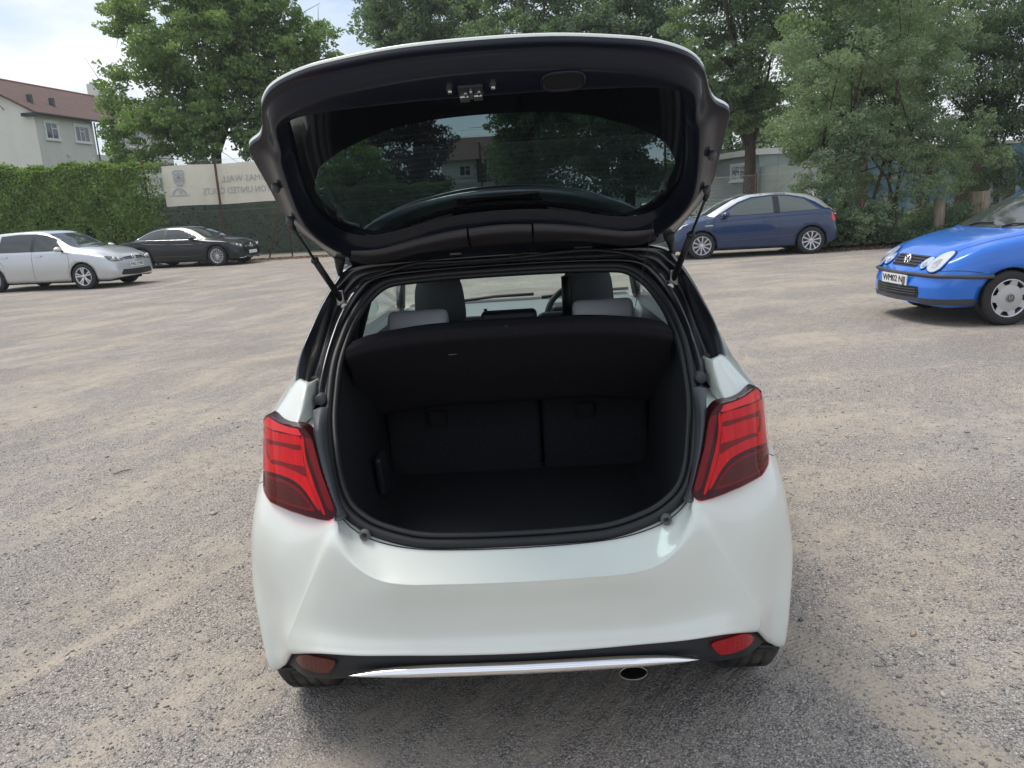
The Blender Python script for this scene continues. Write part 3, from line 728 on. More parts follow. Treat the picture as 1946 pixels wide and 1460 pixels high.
# glass: clear field and black printed border
full = lambda idx, n_: [(*t_[idx], n_) for t_ in tri]+[(-t_[idx][0], t_[idx][1], n_) for t_ in tri[-2:0:-1]]
rl = crc(full(1, .012), 4)[:, :2]; gl_ = crc(full(2, .012), 4)[:, :2]
def vault(x, s): return .012+.022*(1-(x/.5)**2)*math.sin(max(0, min(1, (s-.15)/.7))*math.pi)**.5*.6
Kr = len(rl)
ring = np.array([[gp(*(rl[i]*(1-t_)+gl_[i]*t_), vault(*(rl[i]*(1-t_)+gl_[i]*t_))) for t_ in (0,.25,.5,.75,1)] for i in list(range(Kr))+[0]])
grid_obj('glass_border', ring, mat('ceramic_border', (.006,.007,.008), .12, coat=1.0), gate)
shell_patch('rear_window_glass', gl_, .06, lambda x, s: gp(x, s, vault(x, s)), M.setdefault('tint', glass_mat('tinted_rear_glass', (.19,.25,.26), .0, .04)), gate)
b = MB()
for k in range(13):
    s0 = .31+k*.029; hw = .43-.18*((s0-.31)/.36)**3 if s0 < .68 else .2
    pts = [gp(x, s0, vault(x, s0)-.0012) for x in np.linspace(-hw, hw, 14)]
    b.tube(pts, .00025, 3)
o = b.build('heating_wires', mat('wire_brown', (.08,.05,.04), .5), gate); o['kind'] = 'stuff'
# spoiler beyond the glass
SPX = [(-.52,-.08),(-.47,.0),(-.414,.075),(-.33,.145),(-.247,.195),(-.12,.240),(0,.252),(.12,.240),(.24,.195),(.33,.135),(.414,.065),(.47,-.01),(.52,-.09)]
SP = [[(x,s,.058),(x,s-.004,.066),(x*.99,s-.03,.078),(x*.98,-.10,.085),(x*.98,-.12,.06)] for x, s in SPX]
SP2 = [[(x,s,.058),(x*.99,s-.02,.050),(x*.99,min(.05, s-.03),.044),(x*.98,-.09,.035)] for x, s in SPX]
T3 = lambda A: np.array([[gp(*p) for p in r_] for r_ in A])
spo = grid_obj('roof_spoiler', np.concatenate([T3(surf(SP, 4, 3))], 0), M['black_paint'], gate)
grid_obj('spoiler_underside', T3(surf(SP2, 4, 3)), mat('spoiler_white', (.70,.73,.72), .5), spo)
b = MB(); b.add([gp(-.145,.15,.036),gp(-.115,.246,.051),gp(.118,.246,.051),gp(.15,.15,.036)],[(0,1,2,3)]); b.add([gp(-.145,.15,.036),gp(.15,.15,.036),gp(.15,.05,.032),gp(-.145,.05,.032)],[(0,1,2,3)])
o = b.build('brake_light_housing', M['black_plastic'], gate, fix=False); md = o.modifiers.new('s', 'SOLIDIFY'); md.thickness = .008
# trim band under the glass, three mouldings
TT = [(-.47,.095),(-.44,.082),(-.405,.078),(-.36,.088),(-.26,.130),(-.17,.162),(-.10,.180)]
TBm = [(-.49,.045),(-.45,.0),(-.41,-.018),(-.34,.012),(-.27,.048),(-.18,.062),(-.10,.068)]
M['trim_plastic'] = mat('tailgate_trim_plastic', (0.036, 0.033, 0.038), 0.34)
def band(A, B, nm, nn=-.041):
    A = cr(A, 5); B = cr(B, 5); g_ = []
    for a, c in zip(A, B):
        g_.append([gp(*a, nn+.02), gp(*a, nn+.002), gp(*(a*.8+c*.2), nn-.003), gp(*(a*.3+c*.7), nn-.004), gp(*c, nn+.002), gp(*c, nn+.03)])
    return grid_obj(nm, np.array(g_), M['trim_plastic'], gate)
band(TT, TBm, 'trim_moulding')
band([(-x, s) for x, s in TT][::-1], [(-x, s) for x, s in TBm][::-1], 'trim_moulding')
band([(-.094,.182),(-.03,.192),(.03,.192),(.094,.182)], [(-.094,.070),(-.03,.076),(.03,.076),(.094,.070)], 'trim_moulding', -.043)
# latch, bolts, grip hole, rubber stops
b = MB()
for x, s, w_, h_ in ((-.020,.900,.026,.020),): b.obox(gp(x, s, -.027), tuple(A2*w_), tuple(SD*h_), tuple(NN*.006))
o = b.build('latch_plate', M['black_plastic'], gate); bevel(o, .003)
b = MB(); b.obox(gp(-.034,.885,-.035), tuple(A2*.010), tuple(SD*.010), tuple(NN*.005)); b.obox(gp(-.006,.886,-.035), tuple(A2*.009), tuple(SD*.009), tuple(NN*.005)); b.obox(gp(-.019,.900,-.037), tuple(A2*.003), tuple(SD*.014), tuple(NN*.005))
bevel(b.build('latch', M['steel'], gate), .002)
for x, s, r_ in ((-.063,.908,.0075),(.027,.911,.0075),(-.031,.899,.004),(-.003,.901,.004)):
    b = MB(); c0 = Vector(gp(x, s, -.029)); b.tube([c0+NN*.004, c0-NN*.006], r_, 10); b.tube([c0-NN*.006, c0-NN*.012], r_*.6, 6); b.build('bolt', M['chrome'], gate)
def oval(cx, cs, hx, hs, n=40):
    return [(cx+hx*(abs(math.cos(a))**.55)*math.copysign(1, math.cos(a)), cs+hs*(abs(math.sin(a))**.8)*math.copysign(1, math.sin(a))) for a in np.linspace(0, 2*math.pi, n, endpoint=False)]
ov = oval(.172, .907, .043, .031)
b = MB(); b.tube([gp(x, s, -.0285) for x, s in ov], .004, 6, closed=True); b.build('grip_hole_rim', M['gate_inner'], gate, True)
b = MB(); b.add([gp(x, s, -.0290) for x, s in oval(.172,.907,.041,.029)], [tuple(range(40))]); b.build('grip_hole_shade', mat('hole_shade', (.003,.003,.004), .6), gate, fix=False)  # flat near-black disc painted as the hole's shaded inside
for x, s in ((.556,.53),(-.556,.53),(.585,.33),(-.585,.33)):
    b = MB(); c0 = Vector(gp(x, s, -.016)); b.tube([c0, c0-NN*.014, c0-NN*.02], [.012,.011,.007], 12); b.build('gate_buffer', M['grey_plastic'], gate, True)
# small label on the lower panel
lab = MB(); lab.obox(gp(-.155,-.005,-.0265), tuple(A2*.018), tuple(SD*.006), tuple(NN*.0006)); lab.build('sticker', mat('sticker', (.25,.24,.22), .5), gate)
# closing sheet behind the hinge zone
b = MB(); b.add([gp(-.50,-.10,.012),gp(.50,-.10,.012),gp(.46,.03,.012),gp(-.46,.03,.012)],[(0,1,2,3)]); b.build('hinge_panel', M['black_plastic'], gate, fix=False)

# gas struts, hinges, cord, wiring
for s in (-1, 1):
    A = Vector((s*.553,.715,1.285)); B = Vector(gp(s*.592,.30,-.024)); d = B-A
    b = MB(); b.tube([A, A+d*.55], .0105, 12); b.tube([A+d*.55, A+d*.56, A+d*.58], [.0105,.013,.009], 12)
    st = b.build('gas_strut', M['rubber'], P_, True)
    b = MB(); b.tube([A+d*.57, B], .0042, 8); b.tube([B-d*.05, B], .008, 8); b.build('strut_rod', M['black_plastic'], st, True)
    b = MB(); b.obox(tuple(A), (.014,0,0), (0,.01,0), (0,-.01,.03)); b.lathe([(0,-.02),(.012,-.02),(.014,0)], 12, 'Y', (s*.535,.70,1.262)); bevel(b.build('strut_bracket', M['steel'], P_), .003)
    hx = s*.262
    b = MB(); b.tube([(hx-.024,.79,1.372),(hx-.026,.76,1.392),(hx-.012,.735,1.412)], .004, 6); b.tube([(hx+.024,.79,1.372),(hx+.026,.76,1.392),(hx+.012,.735,1.412)], .004, 6)
    b.tube([(hx-.03,.745,1.405),(hx+.03,.745,1.405)], .005, 6); b.build('hinge', M['grey_plastic'], P_, True)
    b = MB(); b.tube([gp(s*.535,-.02,-.004), gp(s*.55,-.07,-.02), gp(s*.56,-.12,-.055)], [.020,.013,.002], 8); b.build('gate_corner_tab', M['black_plastic'], gate, True)
b = MB(); b.tube([gp(.462,.15,-.03), (.40,.57,1.20)], .0011, 5); b.build('shelf_cord', M['rubber'], P_)
cab = cr([(-.46,.72,1.345),(-.40,.735,1.362),(-.29,.742,1.385),(-.20,.742,1.383),(-.05,.745,1.382),(.05,.745,1.384),(.18,.742,1.392),(.30,.742,1.392),(.40,.735,1.375),(.46,.72,1.352)], 5)
b = MB(); b.tube(cab, .0065, 8); b.build('wiring_conduit', M['rubber'], P_, True)
b = MB(); b.tube(cr([gp(.08,-.06,-.02),(.07,.72,1.40),(.02,.735,1.388)], 5), .0035, 6); b.build('washer_hose', M['rubber'], P_, True)
# ------------------------------------------------------------------ parked cars
M['car_glass'] = mat('car_window', (0.045, 0.053, 0.054), 0.05, coat=0.0, spec=0.6)
M['silver_paint'] = paint_mat('silver_paint', (0.55, 0.57, 0.585), 0.55, 0.32, flake=.12)
M['obsidian'] = mat('black_metallic_paint', (0.007, 0.009, 0.011), 0.3, spec=.25, coat=.6)
M['navy'] = paint_mat('navy_blue_paint', (0.006, 0.027, 0.092), 0.15, 0.3, flake=.1, dirt=.05)
M['royal'] = paint_mat('bright_blue_paint', (0.006, 0.155, 0.66), 0.1, 0.3, flake=.06, dirt=.05)
M['arch_silver'] = mat('silver_roof_arch', (0.62, 0.64, 0.66), 0.3, 0.5, coat=1)
M['lamp_glass'] = mat('headlamp', (0.62, 0.64, 0.62), 0.08, 0.25, coat=1.0)
M['lamp_dark'] = mat('headlamp_dark', (0.07, 0.075, 0.08), 0.12, coat=1.0)
M['grille'] = mat('grille_black', (0.012, 0.013, 0.014), 0.4)
M['plate'] = mat('plate_white', (0.78, 0.78, 0.74), 0.4)
M['plate_ink'] = mat('plate_ink', (0.02, 0.02, 0.02), 0.5)
M['tail_red'] = mat('tail_red', (0.50, 0.012, 0.015), 0.15, coat=1.0)
M['tyre_far'] = mat('tyre_dull', (0.024, 0.024, 0.025), 0.8)

def interp_keys(keys, s):
    """smooth (pchip-like) reading of a list of (s, value)"""
    k = sorted(keys); xs = np.array([a for a, _ in k], float); ys = np.array([b for _, b in k], float)
    h = np.diff(xs); d = np.diff(ys)/h; m_ = np.zeros(len(xs)); m_[0] = d[0]; m_[-1] = d[-1]
    for i in range(1, len(xs)-1):
        m_[i] = 0 if d[i-1]*d[i] <= 0 else 2*d[i-1]*d[i]/(d[i-1]+d[i])
    i = np.clip(np.searchsorted(xs, s)-1, 0, len(xs)-2); t = (s-xs[i])/h[i]
    return (2*t**3-3*t**2+1)*ys[i]+(t**3-2*t**2+t)*h[i]*m_[i]+(-2*t**3+3*t**2)*ys[i+1]+(t**3-t**2)*h[i]*m_[i+1]

def wheel_obj(root, x, side, ytrack, r, style, w=.205):
    o = tyre_mesh(r, w, False, 56, .66).build('wheel', M['tyre_far'], root, True)
    o.rotation_euler = (0, 0, math.pi/2); o.location = (x, side*(ytrack-w*.5), r)
    R_ = r*.69; f_ = w*.5
    # wheel local X maps to root Y: outward is side
    b = MB(); b.lathe([(R_*1.0, side*f_*.86),(R_*1.02, side*f_*.98),(R_*.96, side*f_*.96),(R_*.93, side*f_*.80),(R_*.93, side*f_*.2)], 40, 'X'); b.build('rim', M['alloy'], o, True)
    b = MB(); b.lathe([(R_*.94, side*f_*.25),(0, side*f_*.25)], 30, 'X'); b.build('brake_disc', M['dark_alloy'], o, True)
    n, wid, m_ = style['n'], style['w'], style.get('m', M['alloy'])
    pairs = style.get('pair', 0)
    if style.get('cover'):
        b = MB(); b.lathe([(R_*.72, side*f_*.84),(R_*.5, side*f_*.92),(R_*.25, side*f_*.98),(R_*.22, side*f_*.90),(0, side*f_*.95)], 36, 'X')
        for k in range(n):
            a = 2*math.pi*(k+.5)/n
            pts = []
            for rr, hw in ((R_*.68, wid*1.5), (R_*.95, wid*1.15)):
                for sgn in (-1, 1): pts.append((side*f_*(.86 if rr < R_*.8 else .93), rr*math.cos(a)-sgn*hw*math.sin(a), rr*math.sin(a)+sgn*hw*math.cos(a)))
            b.add(pts+[(p[0]-side*.012, p[1], p[2]) for p in pts], [(0,1,3,2),(0,2,6,4),(1,5,7,3),(2,3,7,6)])
        b.build('wheel_cover', mat('wheel_cover_silver', (.50,.50,.50), .45, .4), o, False)
    else:
        for k in range(n):
            b = MB()
            offs = (-pairs, pairs) if pairs else (0,)
            for of in offs:
                a = 2*math.pi*k/n+.2+of
                pts = []
                for rr, hw, d in ((R_*.16, wid*.8, .80), (R_*.55, wid*.75, .86), (R_*.96, wid*1.1, .86)):
                    for sgn in (-1, 1): pts.append((side*f_*d, rr*math.cos(a)-sgn*hw*math.sin(a), rr*math.sin(a)+sgn*hw*math.cos(a)))
                nb = len(pts)
                b.add(pts+[(p[0]-side*.03, p[1], p[2]) for p in pts], [(0,1,3,2),(2,3,5,4),(0,2,8,6),(2,4,10,8),(1,7,9,3),(3,9,11,5)])
            b.build('spoke', m_, o)
        b = MB(); b.lathe([(R_*.20, side*f_*.75),(R_*.17, side*f_*.88),(0, side*f_*.90)], 20, 'X'); b.build('hub_cap', M['alloy'], o, True)
    return o

def emblem_vw(root, c, r, nrm, up, m):
    nrm, up = Vector(nrm).normalized(), Vector(up).normalized(); rt = up.cross(nrm).normalized(); up = nrm.cross(rt); c = Vector(c)
    b = MB(); P2 = lambda x, y, d=0: c+rt*x*r+up*y*r+nrm*d
    b.tube([P2(math.cos(a), math.sin(a)) for a in np.linspace(0, 2*math.pi, 22, endpoint=False)], r*.12, 5, closed=True)
    for pl in ([(-.38,.88),(0,.12),(.38,.88)], [(-.82,.45),(-.38,-.78),(0,.02),(.38,-.78),(.82,.45)]):
        b.tube([P2(*p) for p in pl], r*.10, 5)
    return b.build('emblem', m, root, True)

def text_mesh(body, size, ext=0.001, align='CENTER', space=1.0):
    cu = bpy.data.curves.new('t', 'FONT'); cu.body = body; cu.size = size; cu.extrude = ext; cu.align_x = align; cu.align_y = 'CENTER'
    cu.resolution_u = 2; cu.space_character = space
    o = bpy.data.objects.new('t', cu); COL.objects.link(o)
    me = bpy.data.meshes.new_from_object(o.evaluated_get(bpy.context.evaluated_depsgraph_get()))
    bpy.data.objects.remove(o); bpy.data.curves.remove(cu)
    return me

def number_plate(root, c, nrm, text, k=1.0):
    nrm = Vector(nrm).normalized(); up = Vector((0, 0, 1)); rt = up.cross(nrm).normalized(); up = nrm.cross(rt); c = Vector(c)
    b = MB(); b.obox(c, tuple(rt*.26*k), tuple(up*.056*k), tuple(nrm*.006)); p = b.build('number_plate', M['plate'], root)
    if not text: return p
    me = text_mesh(text, .098*k, .0006, space=.96)
    xs_ = [v_.co.x for v_ in me.vertices]; kx = .47*k/(max(xs_)-min(xs_)); n0 = len(me.vertices)
    bb = bmesh.new(); bb.from_mesh(me)
    for dx_ in (-.0045, .0045):
        g_ = bmesh.ops.duplicate(bb, geom=bb.faces[:] if dx_ < 0 else f0_)
        if dx_ < 0: f0_ = [e for e in g_['geom'] if isinstance(e, bmesh.types.BMFace)]
        bmesh.ops.translate(bb, verts=[e for e in g_['geom'] if isinstance(e, bmesh.types.BMVert)], vec=(dx_, 0, .0002 if dx_ < 0 else .0004))
    bb.to_mesh(me); bb.free()
    T = Matrix(((rt.x, up.x, nrm.x, 0), (rt.y, up.y, nrm.y, 0), (rt.z, up.z, nrm.z, 0), (0, 0, 0, 1)))
    me.transform(Matrix.Translation(c+nrm*.0075) @ T @ Matrix.Diagonal((kx, 1.05, 1, 1)))
    return link('plate_lettering', me, M['plate_ink'], p)

class Car:
    def __init__(s, name, label, loc, yaw, scale, sp, paint, lean=.12, group='cars parked round the gravel yard'):
        s.root = thing(name, label, 'car', (loc[0], loc[1], 0), R(yaw), group); s.root.scale = (scale,)*3
        s.sp = sp; s.paint = paint; K = sp
        x0, x1 = K['s']
        st = np.concatenate([np.linspace(x0, x0+.30, 9)[:-1], np.linspace(x0+.30, x1-.40, 46)[:-1], x1-.40*(1-np.sin(np.linspace(0, math.pi/2, 16)))])
        C = []
        for x in st:
            zb, zs, zt = (float(interp_keys(K[k], x)) for k in ('zb', 'zs', 'zt'))
            w, wt = (float(interp_keys(K[k], x)) for k in ('w', 'wt'))
            zt = max(zt, zs+.01); hgt = zt-zs; cr_ = min(.06, hgt*.35)
            wsh = w*.955 if hgt > .15 else w*.93
            zm = zb+(zs-zb)*.52
            tall = min(1, max(0, (hgt-.12)/.25))
            rail = (wt, zt-cr_)
            mid = (wsh+(wt-wsh)*.5+.025*tall, zs+(rail[1]-zs)*.5)
            pts = [(w*.90, zb), (w*.965, zb+.06), (w*.992, zb+(zm-zb)*.6), (w, zm), (w*.992, zm+(zs-zm)*.55), (w*.975, zs-.05), (wsh, zs+.0), mid, rail, (wt*.86, zt-cr_*.45), (wt*.5, zt-cr_*.1), (0, zt)]
            C.append([(x, y, z) for y, z in pts])
        C = np.array(C)
        V = cr(C.transpose(1, 0, 2), 4).transpose(1, 0, 2)     # denser across
        # lean of the nose and tail faces
        xf = np.clip((V[..., 0]-(x1-.55))/.55, 0, 1)**1.5
        V[..., 0] -= xf*lean*np.clip((V[..., 2]-K.get('znose', .5))/.3, -.25, 1.2)**1 * np.where(V[..., 2] > K.get('znose', .5), 1, .9)
        xr = np.clip(((x0+.45)-V[..., 0])/.45, 0, 1)**1.5
        V[..., 0] += xr*K.get('rlean', .10)*np.clip((V[..., 2]-.6)/.4, -.3, 1.3)
        L = V[:, ::-1].copy(); L[..., 1] *= -1
        G_ = np.concatenate([V, L[:, 1:]], axis=1)
        s.full = G_
        Kn, Mn = G_.shape[:2]; fs = grid_faces(Kn, Mn); flat_ = G_.reshape(-1, 3).copy()
        fs.append(tuple(range(Mn-1, -1, -1))); fs.append(tuple(range((Kn-1)*Mn, Kn*Mn)))
        s.bvh = BVHTree.FromPolygons([tuple(p) for p in flat_], fs)
        ra = K['r']*1.13; s.ra = ra
        keep = []
        for f in fs:
            c = flat_[list(f)].mean(0)
            if abs(c[1]) > .45 and any(math.hypot(c[0]-wx, c[2]-K['r']) < ra for wx in K['wheels']): continue
            keep.append(f)
        # snap the rim of the wheel openings onto a circle
        used = set(i for f in keep for i in f); cnt = {}
        for f in keep:
            for i in f: cnt[i] = cnt.get(i, 0)+1
        for i in used:
            p = flat_[i]
            if cnt[i] < 4 and abs(p[1]) > .45:
                for wx in K['wheels']:
                    d = math.hypot(p[0]-wx, p[2]-K['r'])
                    if d < ra*1.14 and p[2] > K['r']*.55: flat_[i][0] = wx+(p[0]-wx)*ra/d; flat_[i][2] = K['r']+(p[2]-K['r'])*ra/d
        me = bpy.data.meshes.new('body'); me.from_pydata(flat_.tolist(), [], keep); me.update()
        b = bmesh.new(); b.from_mesh(me); bmesh.ops.delete(b, geom=[v for v in b.verts if not v.link_faces], context='VERTS'); bmesh.ops.recalc_face_normals(b, faces=b.faces); b.to_mesh(me); b.free()
        s.body = link('body', me, paint, s.root, True)
        md = s.body.modifiers.new('s', 'SOLIDIFY'); md.thickness = .012; md.offset = -1
        for wx in K['wheels']:
            for sd in (-1, 1):
                b = MB(); vs = []
                for j in range(19):
                    a_ = math.pi*(j/18)*1.2-.3
                    for y in (.52, .70, K['track']-.015): vs.append((wx+(ra+.004)*math.cos(a_), sd*y, K['r']+(ra+.004)*math.sin(a_)))
                b.add(vs, grid_faces(19, 3)); vs = [(wx, sd*.53, K['r'])]+[(wx+(ra+.01)*math.cos(math.pi*(j/18)*1.2-.3), sd*.53, K['r']+(ra+.01)*math.sin(math.pi*(j/18)*1.2-.3)) for j in range(19)]
                b.add(vs, [(0, j+1, j+2) for j in range(18)]); b.build('wheel_arch_liner', M['under'], s.root)
                wheel_obj(s.root, wx, sd, K['track'], K['r'], K['style'], K.get('tw', .205))
        b = MB(); b.box((x0+.35, -.62, .16), (x1-.35, .62, .30)); b.build('underbody', M['under'], s.root)
    def side(s, x, z, side, off=.004):
        h = s.bvh.ray_cast(Vector((x, side*3, z)), Vector((0, -side, 0)))
        if h[0] is None: h = s.bvh.find_nearest(Vector((x, side*s.sp['track']*.8, z)))
        n = h[1]; n = n if n.y*side > 0 else -n
        return tuple(h[0]+n*off)
    def front(s, y, z, off=.004, d=1):
        h = s.bvh.ray_cast(Vector((d*6, y, z)), Vector((-d, 0, 0)))
        if h[0] is None: h = s.bvh.find_nearest(Vector((d*2, y, z)))
        n = h[1]; n = n if n.x*d > 0 else -n
        return tuple(h[0]+n*off)
    def side_patch(s, name, pl, m, side, off=.005, res=.06, parent=None, round_=0, thick=.012):
        if round_: pl = crc(pl, round_)
        return shell_patch(name, pl, res, lambda x, z: s.side(x, z, side, off), m, parent or s.root, f3b=lambda x, z: s.side(x, z, side, off-thick))
    def front_patch(s, name, pl, m, off=.005, res=.05, parent=None, round_=0, d=1, thick=.015):
        if round_: pl = crc(pl, round_)
        return shell_patch(name, pl, res, lambda y, z: s.front(y, z, off, d), m, parent or s.root, f3b=lambda y, z: s.front(y, z, off-thick, d))
    def side_line(s, name, pts, m, side, r=.004, off=.001, n=10, parent=None):
        P = cr(np.array(pts, float), n); b = MB(); b.tube([s.side(x, z, side, off) for x, z in P], r, 5); return b.build(name, m, parent or s.root, True)
    def front_line(s, name, pts, m, r=.004, off=.001, n=10, parent=None):
        P = cr(np.array(pts, float), n); b = MB(); b.tube([s.front(y, z, off) for y, z in P], r, 5); return b.build(name, m, parent or s.root, True)
    def mirror(s, x, z, m, y=.98, k=1.0):
        for sd in (-1, 1):
            b = MB()
            sec = [(-.07*k, .5), (-.05*k, .95), (.0, 1.05), (.05*k, .9), (.09*k, .45)]
            vs = []
            for dx, q in sec:
                for j in range(12):
                    a = 2*math.pi*j/12; vs.append((x+dx, sd*(y+.105*k*q*math.cos(a)), z+.065*k*q*math.sin(a)))
            b.add(vs, grid_faces(5, 12, True)); b.add(vs[:12], [tuple(range(12))]); b.add(vs[-12:], [tuple(range(12))])
            o = b.build('door_mirror', m, s.root, True); md = o.modifiers.new('s', 'SUBSURF'); md.levels = md.render_levels = 1
            b = MB(); b.obox((x, sd*(y-.13*k), z-.045*k), (.03*k,0,0), (0,.07*k,0), (0,0,.015*k)); b.build('mirror_foot', M['black_plastic'], o)

def gap(c, pts, side, r=.0045): return c.side_line('panel_gap', pts, M['rubber'], side, r, -.001)

# --- silver hatchback, far left
SP_G = dict(s=(-3.32, .885), wheels=(0, -2.578), r=.317, track=.885, tw=.205, znose=.48, rlean=.10,
    style=dict(n=5, w=.020, pair=.17),
    zb=[(-3.32,.34),(-3.1,.24),(-2.9,.20),(.3,.20),(.6,.20),(.885,.26)],
    zs=[(-3.32,.72),(-3.2,.92),(-3.0,.97),(-2,.955),(-1,.94),(-.35,.925),(0,.89),(.4,.82),(.7,.73),(.82,.66),(.885,.52)],
    zt=[(-3.32,.76),(-3.24,1.02),(-3.08,1.27),(-2.9,1.40),(-2.4,1.465),(-1.7,1.482),(-1.2,1.45),(-.86,1.34),(-.45,1.13),(-.22,1.04),(.1,1.00),(.45,.935),(.7,.845),(.82,.76),(.885,.60)],
    w=[(-3.32,.55),(-3.22,.76),(-3.0,.855),(-2.5,.888),(-1,.89),(0,.888),(.35,.88),(.6,.845),(.75,.78),(.84,.64),(.885,.14)],
    wt=[(-3.32,.40),(-3.2,.52),(-3,.56),(-2.4,.60),(-1.2,.585),(-.8,.60),(-.3,.70),(0,.68),(.4,.60),(.7,.48),(.82,.36),(.885,.06)])
golf = Car('hatchback_car', 'silver five-door hatchback in front of the ivy hedge, facing right', (-10.65, 20.87), -10.5, 1.04, SP_G, M['silver_paint'], .06)
for sd in (-1, 1):
    golf.side_patch('front_door_window', [(-1.30,.965),(-.35,.965),(-.42,1.03),(-.80,1.26),(-1.05,1.345),(-1.30,1.385)], M['car_glass'], sd)
    golf.side_patch('rear_door_window', [(-2.30,.975),(-1.40,.968),(-1.40,1.39),(-1.8,1.40),(-2.30,1.37)], M['car_glass'], sd)
    golf.side_patch('quarter_window', [(-2.72,1.02),(-2.36,.98),(-2.36,1.36),(-2.58,1.29)], M['car_glass'], sd)
    golf.side_patch('door_pillar', [(-1.40,.966),(-1.30,.965),(-1.30,1.388),(-1.40,1.392)], M['black_plastic'], sd, .006)
    gap(golf, [(-.38,.96),(-.33,.75),(-.36,.50),(-.40,.28)], sd); gap(golf, [(-1.35,.96),(-1.36,.6),(-1.36,.27)], sd); gap(golf, [(-2.36,.97),(-2.30,.80),(-2.18,.62)], sd)
    golf.side_patch('door_handle', [(-1.28,.845),(-1.08,.845),(-1.06,.87),(-1.10,.885),(-1.26,.885)], M['silver_paint'], sd, .022, .05, thick=.03)
    golf.side_patch('door_handle', [(-2.26,.85),(-2.06,.85),(-2.04,.875),(-2.08,.89),(-2.24,.89)], M['silver_paint'], sd, .022, .05, thick=.03)
    hl_ = golf.front_patch('headlight', [(sd*.40,.655),(sd*.62,.635),(sd*.76,.66),(sd*.79,.735),(sd*.74,.785),(sd*.58,.745),(sd*.42,.70)], M['lamp_dark'], .006, round_=3)
    for y, z, r_ in ((.66,.705,.052),(.53,.69,.042)):
        p = golf.front(sd*y, z, .002); b = MB(); b.lathe([(0,.030),(r_*.6,.026),(r_,.012),(r_,-.01)], 16, 'X', p); b.build('lamp_reflector', M['lamp_glass'], hl_, True)
golf.front_patch('windscreen', [(-.60,1.02),(.60,1.02),(.64,1.06),(.56,1.34),(.50,1.385),(-.50,1.385),(-.56,1.34),(-.64,1.06)], M['car_glass'], .004, .08)
golf.front_patch('grille', [(-.40,.665),(.40,.665),(.40,.715),(.2,.735),(0,.74),(-.2,.735),(-.40,.715)], M['grille'], .005)
golf.front_line('grille_bar', [(-.39,.688),(0,.695),(.39,.688)], M['chrome'], .005, .008)
golf.front_patch('lower_grille', [(-.60,.335),(-.55,.30),(0,.275),(.55,.30),(.60,.335),(.52,.43),(.3,.425),(0,.42),(-.3,.425),(-.52,.43)], M['grille'], .006)
gap(golf, [(.12,.93),(.45,.86),(.66,.76)], -1, .003)
number_plate(golf.root, Vector(golf.front(0,.53,.012)), (1,0,.05), 'FV62 CWE', 1.0)
emblem_vw(golf.root, golf.front(0,.70,.018), .062, (1,0,.2), (0,0,1), M['chrome'])
golf.mirror(-.50, 1.0, M['silver_paint'])

# --- black four-door coupe behind it
SP_C = dict(s=(-4.09, .85), wheels=(0, -2.874), r=.345, track=.935, tw=.235, znose=.5, rlean=.16,
    style=dict(n=14, w=.011),
    zb=[(-4.09,.40),(-3.9,.28),(-3.6,.20),(.3,.19),(.6,.19),(.85,.25)],
    zs=[(-4.09,.72),(-4.0,.86),(-3.7,.93),(-3,.945),(-2,.93),(-1,.90),(-.4,.88),(0,.86),(.4,.81),(.65,.74),(.8,.65),(.85,.55)],
    zt=[(-4.09,.76),(-4.0,.93),(-3.75,1.0),(-3.45,1.06),(-3.0,1.24),(-2.5,1.365),(-2.0,1.41),(-1.5,1.40),(-1.05,1.31),(-.55,1.10),(-.3,1.005),(0,.96),(.35,.905),(.6,.84),(.78,.74),(.85,.60)],
    w=[(-4.09,.55),(-4.0,.74),(-3.7,.87),(-3.2,.925),(-2.8,.938),(-1,.93),(0,.938),(.35,.91),(.6,.84),(.75,.72),(.82,.52),(.85,.10)],
    wt=[(-4.09,.40),(-3.9,.62),(-3.5,.60),(-3.0,.54),(-2.4,.54),(-1.5,.56),(-1.0,.60),(-.35,.72),(0,.68),(.4,.60),(.7,.46),(.82,.30),(.85,.06)])
cls = Car('coupe_car', 'black four-door coupe parked in front of the cream banner on the fence', (-9.75, 27.9), -11, 1.0, SP_C, M['obsidian'], .10)
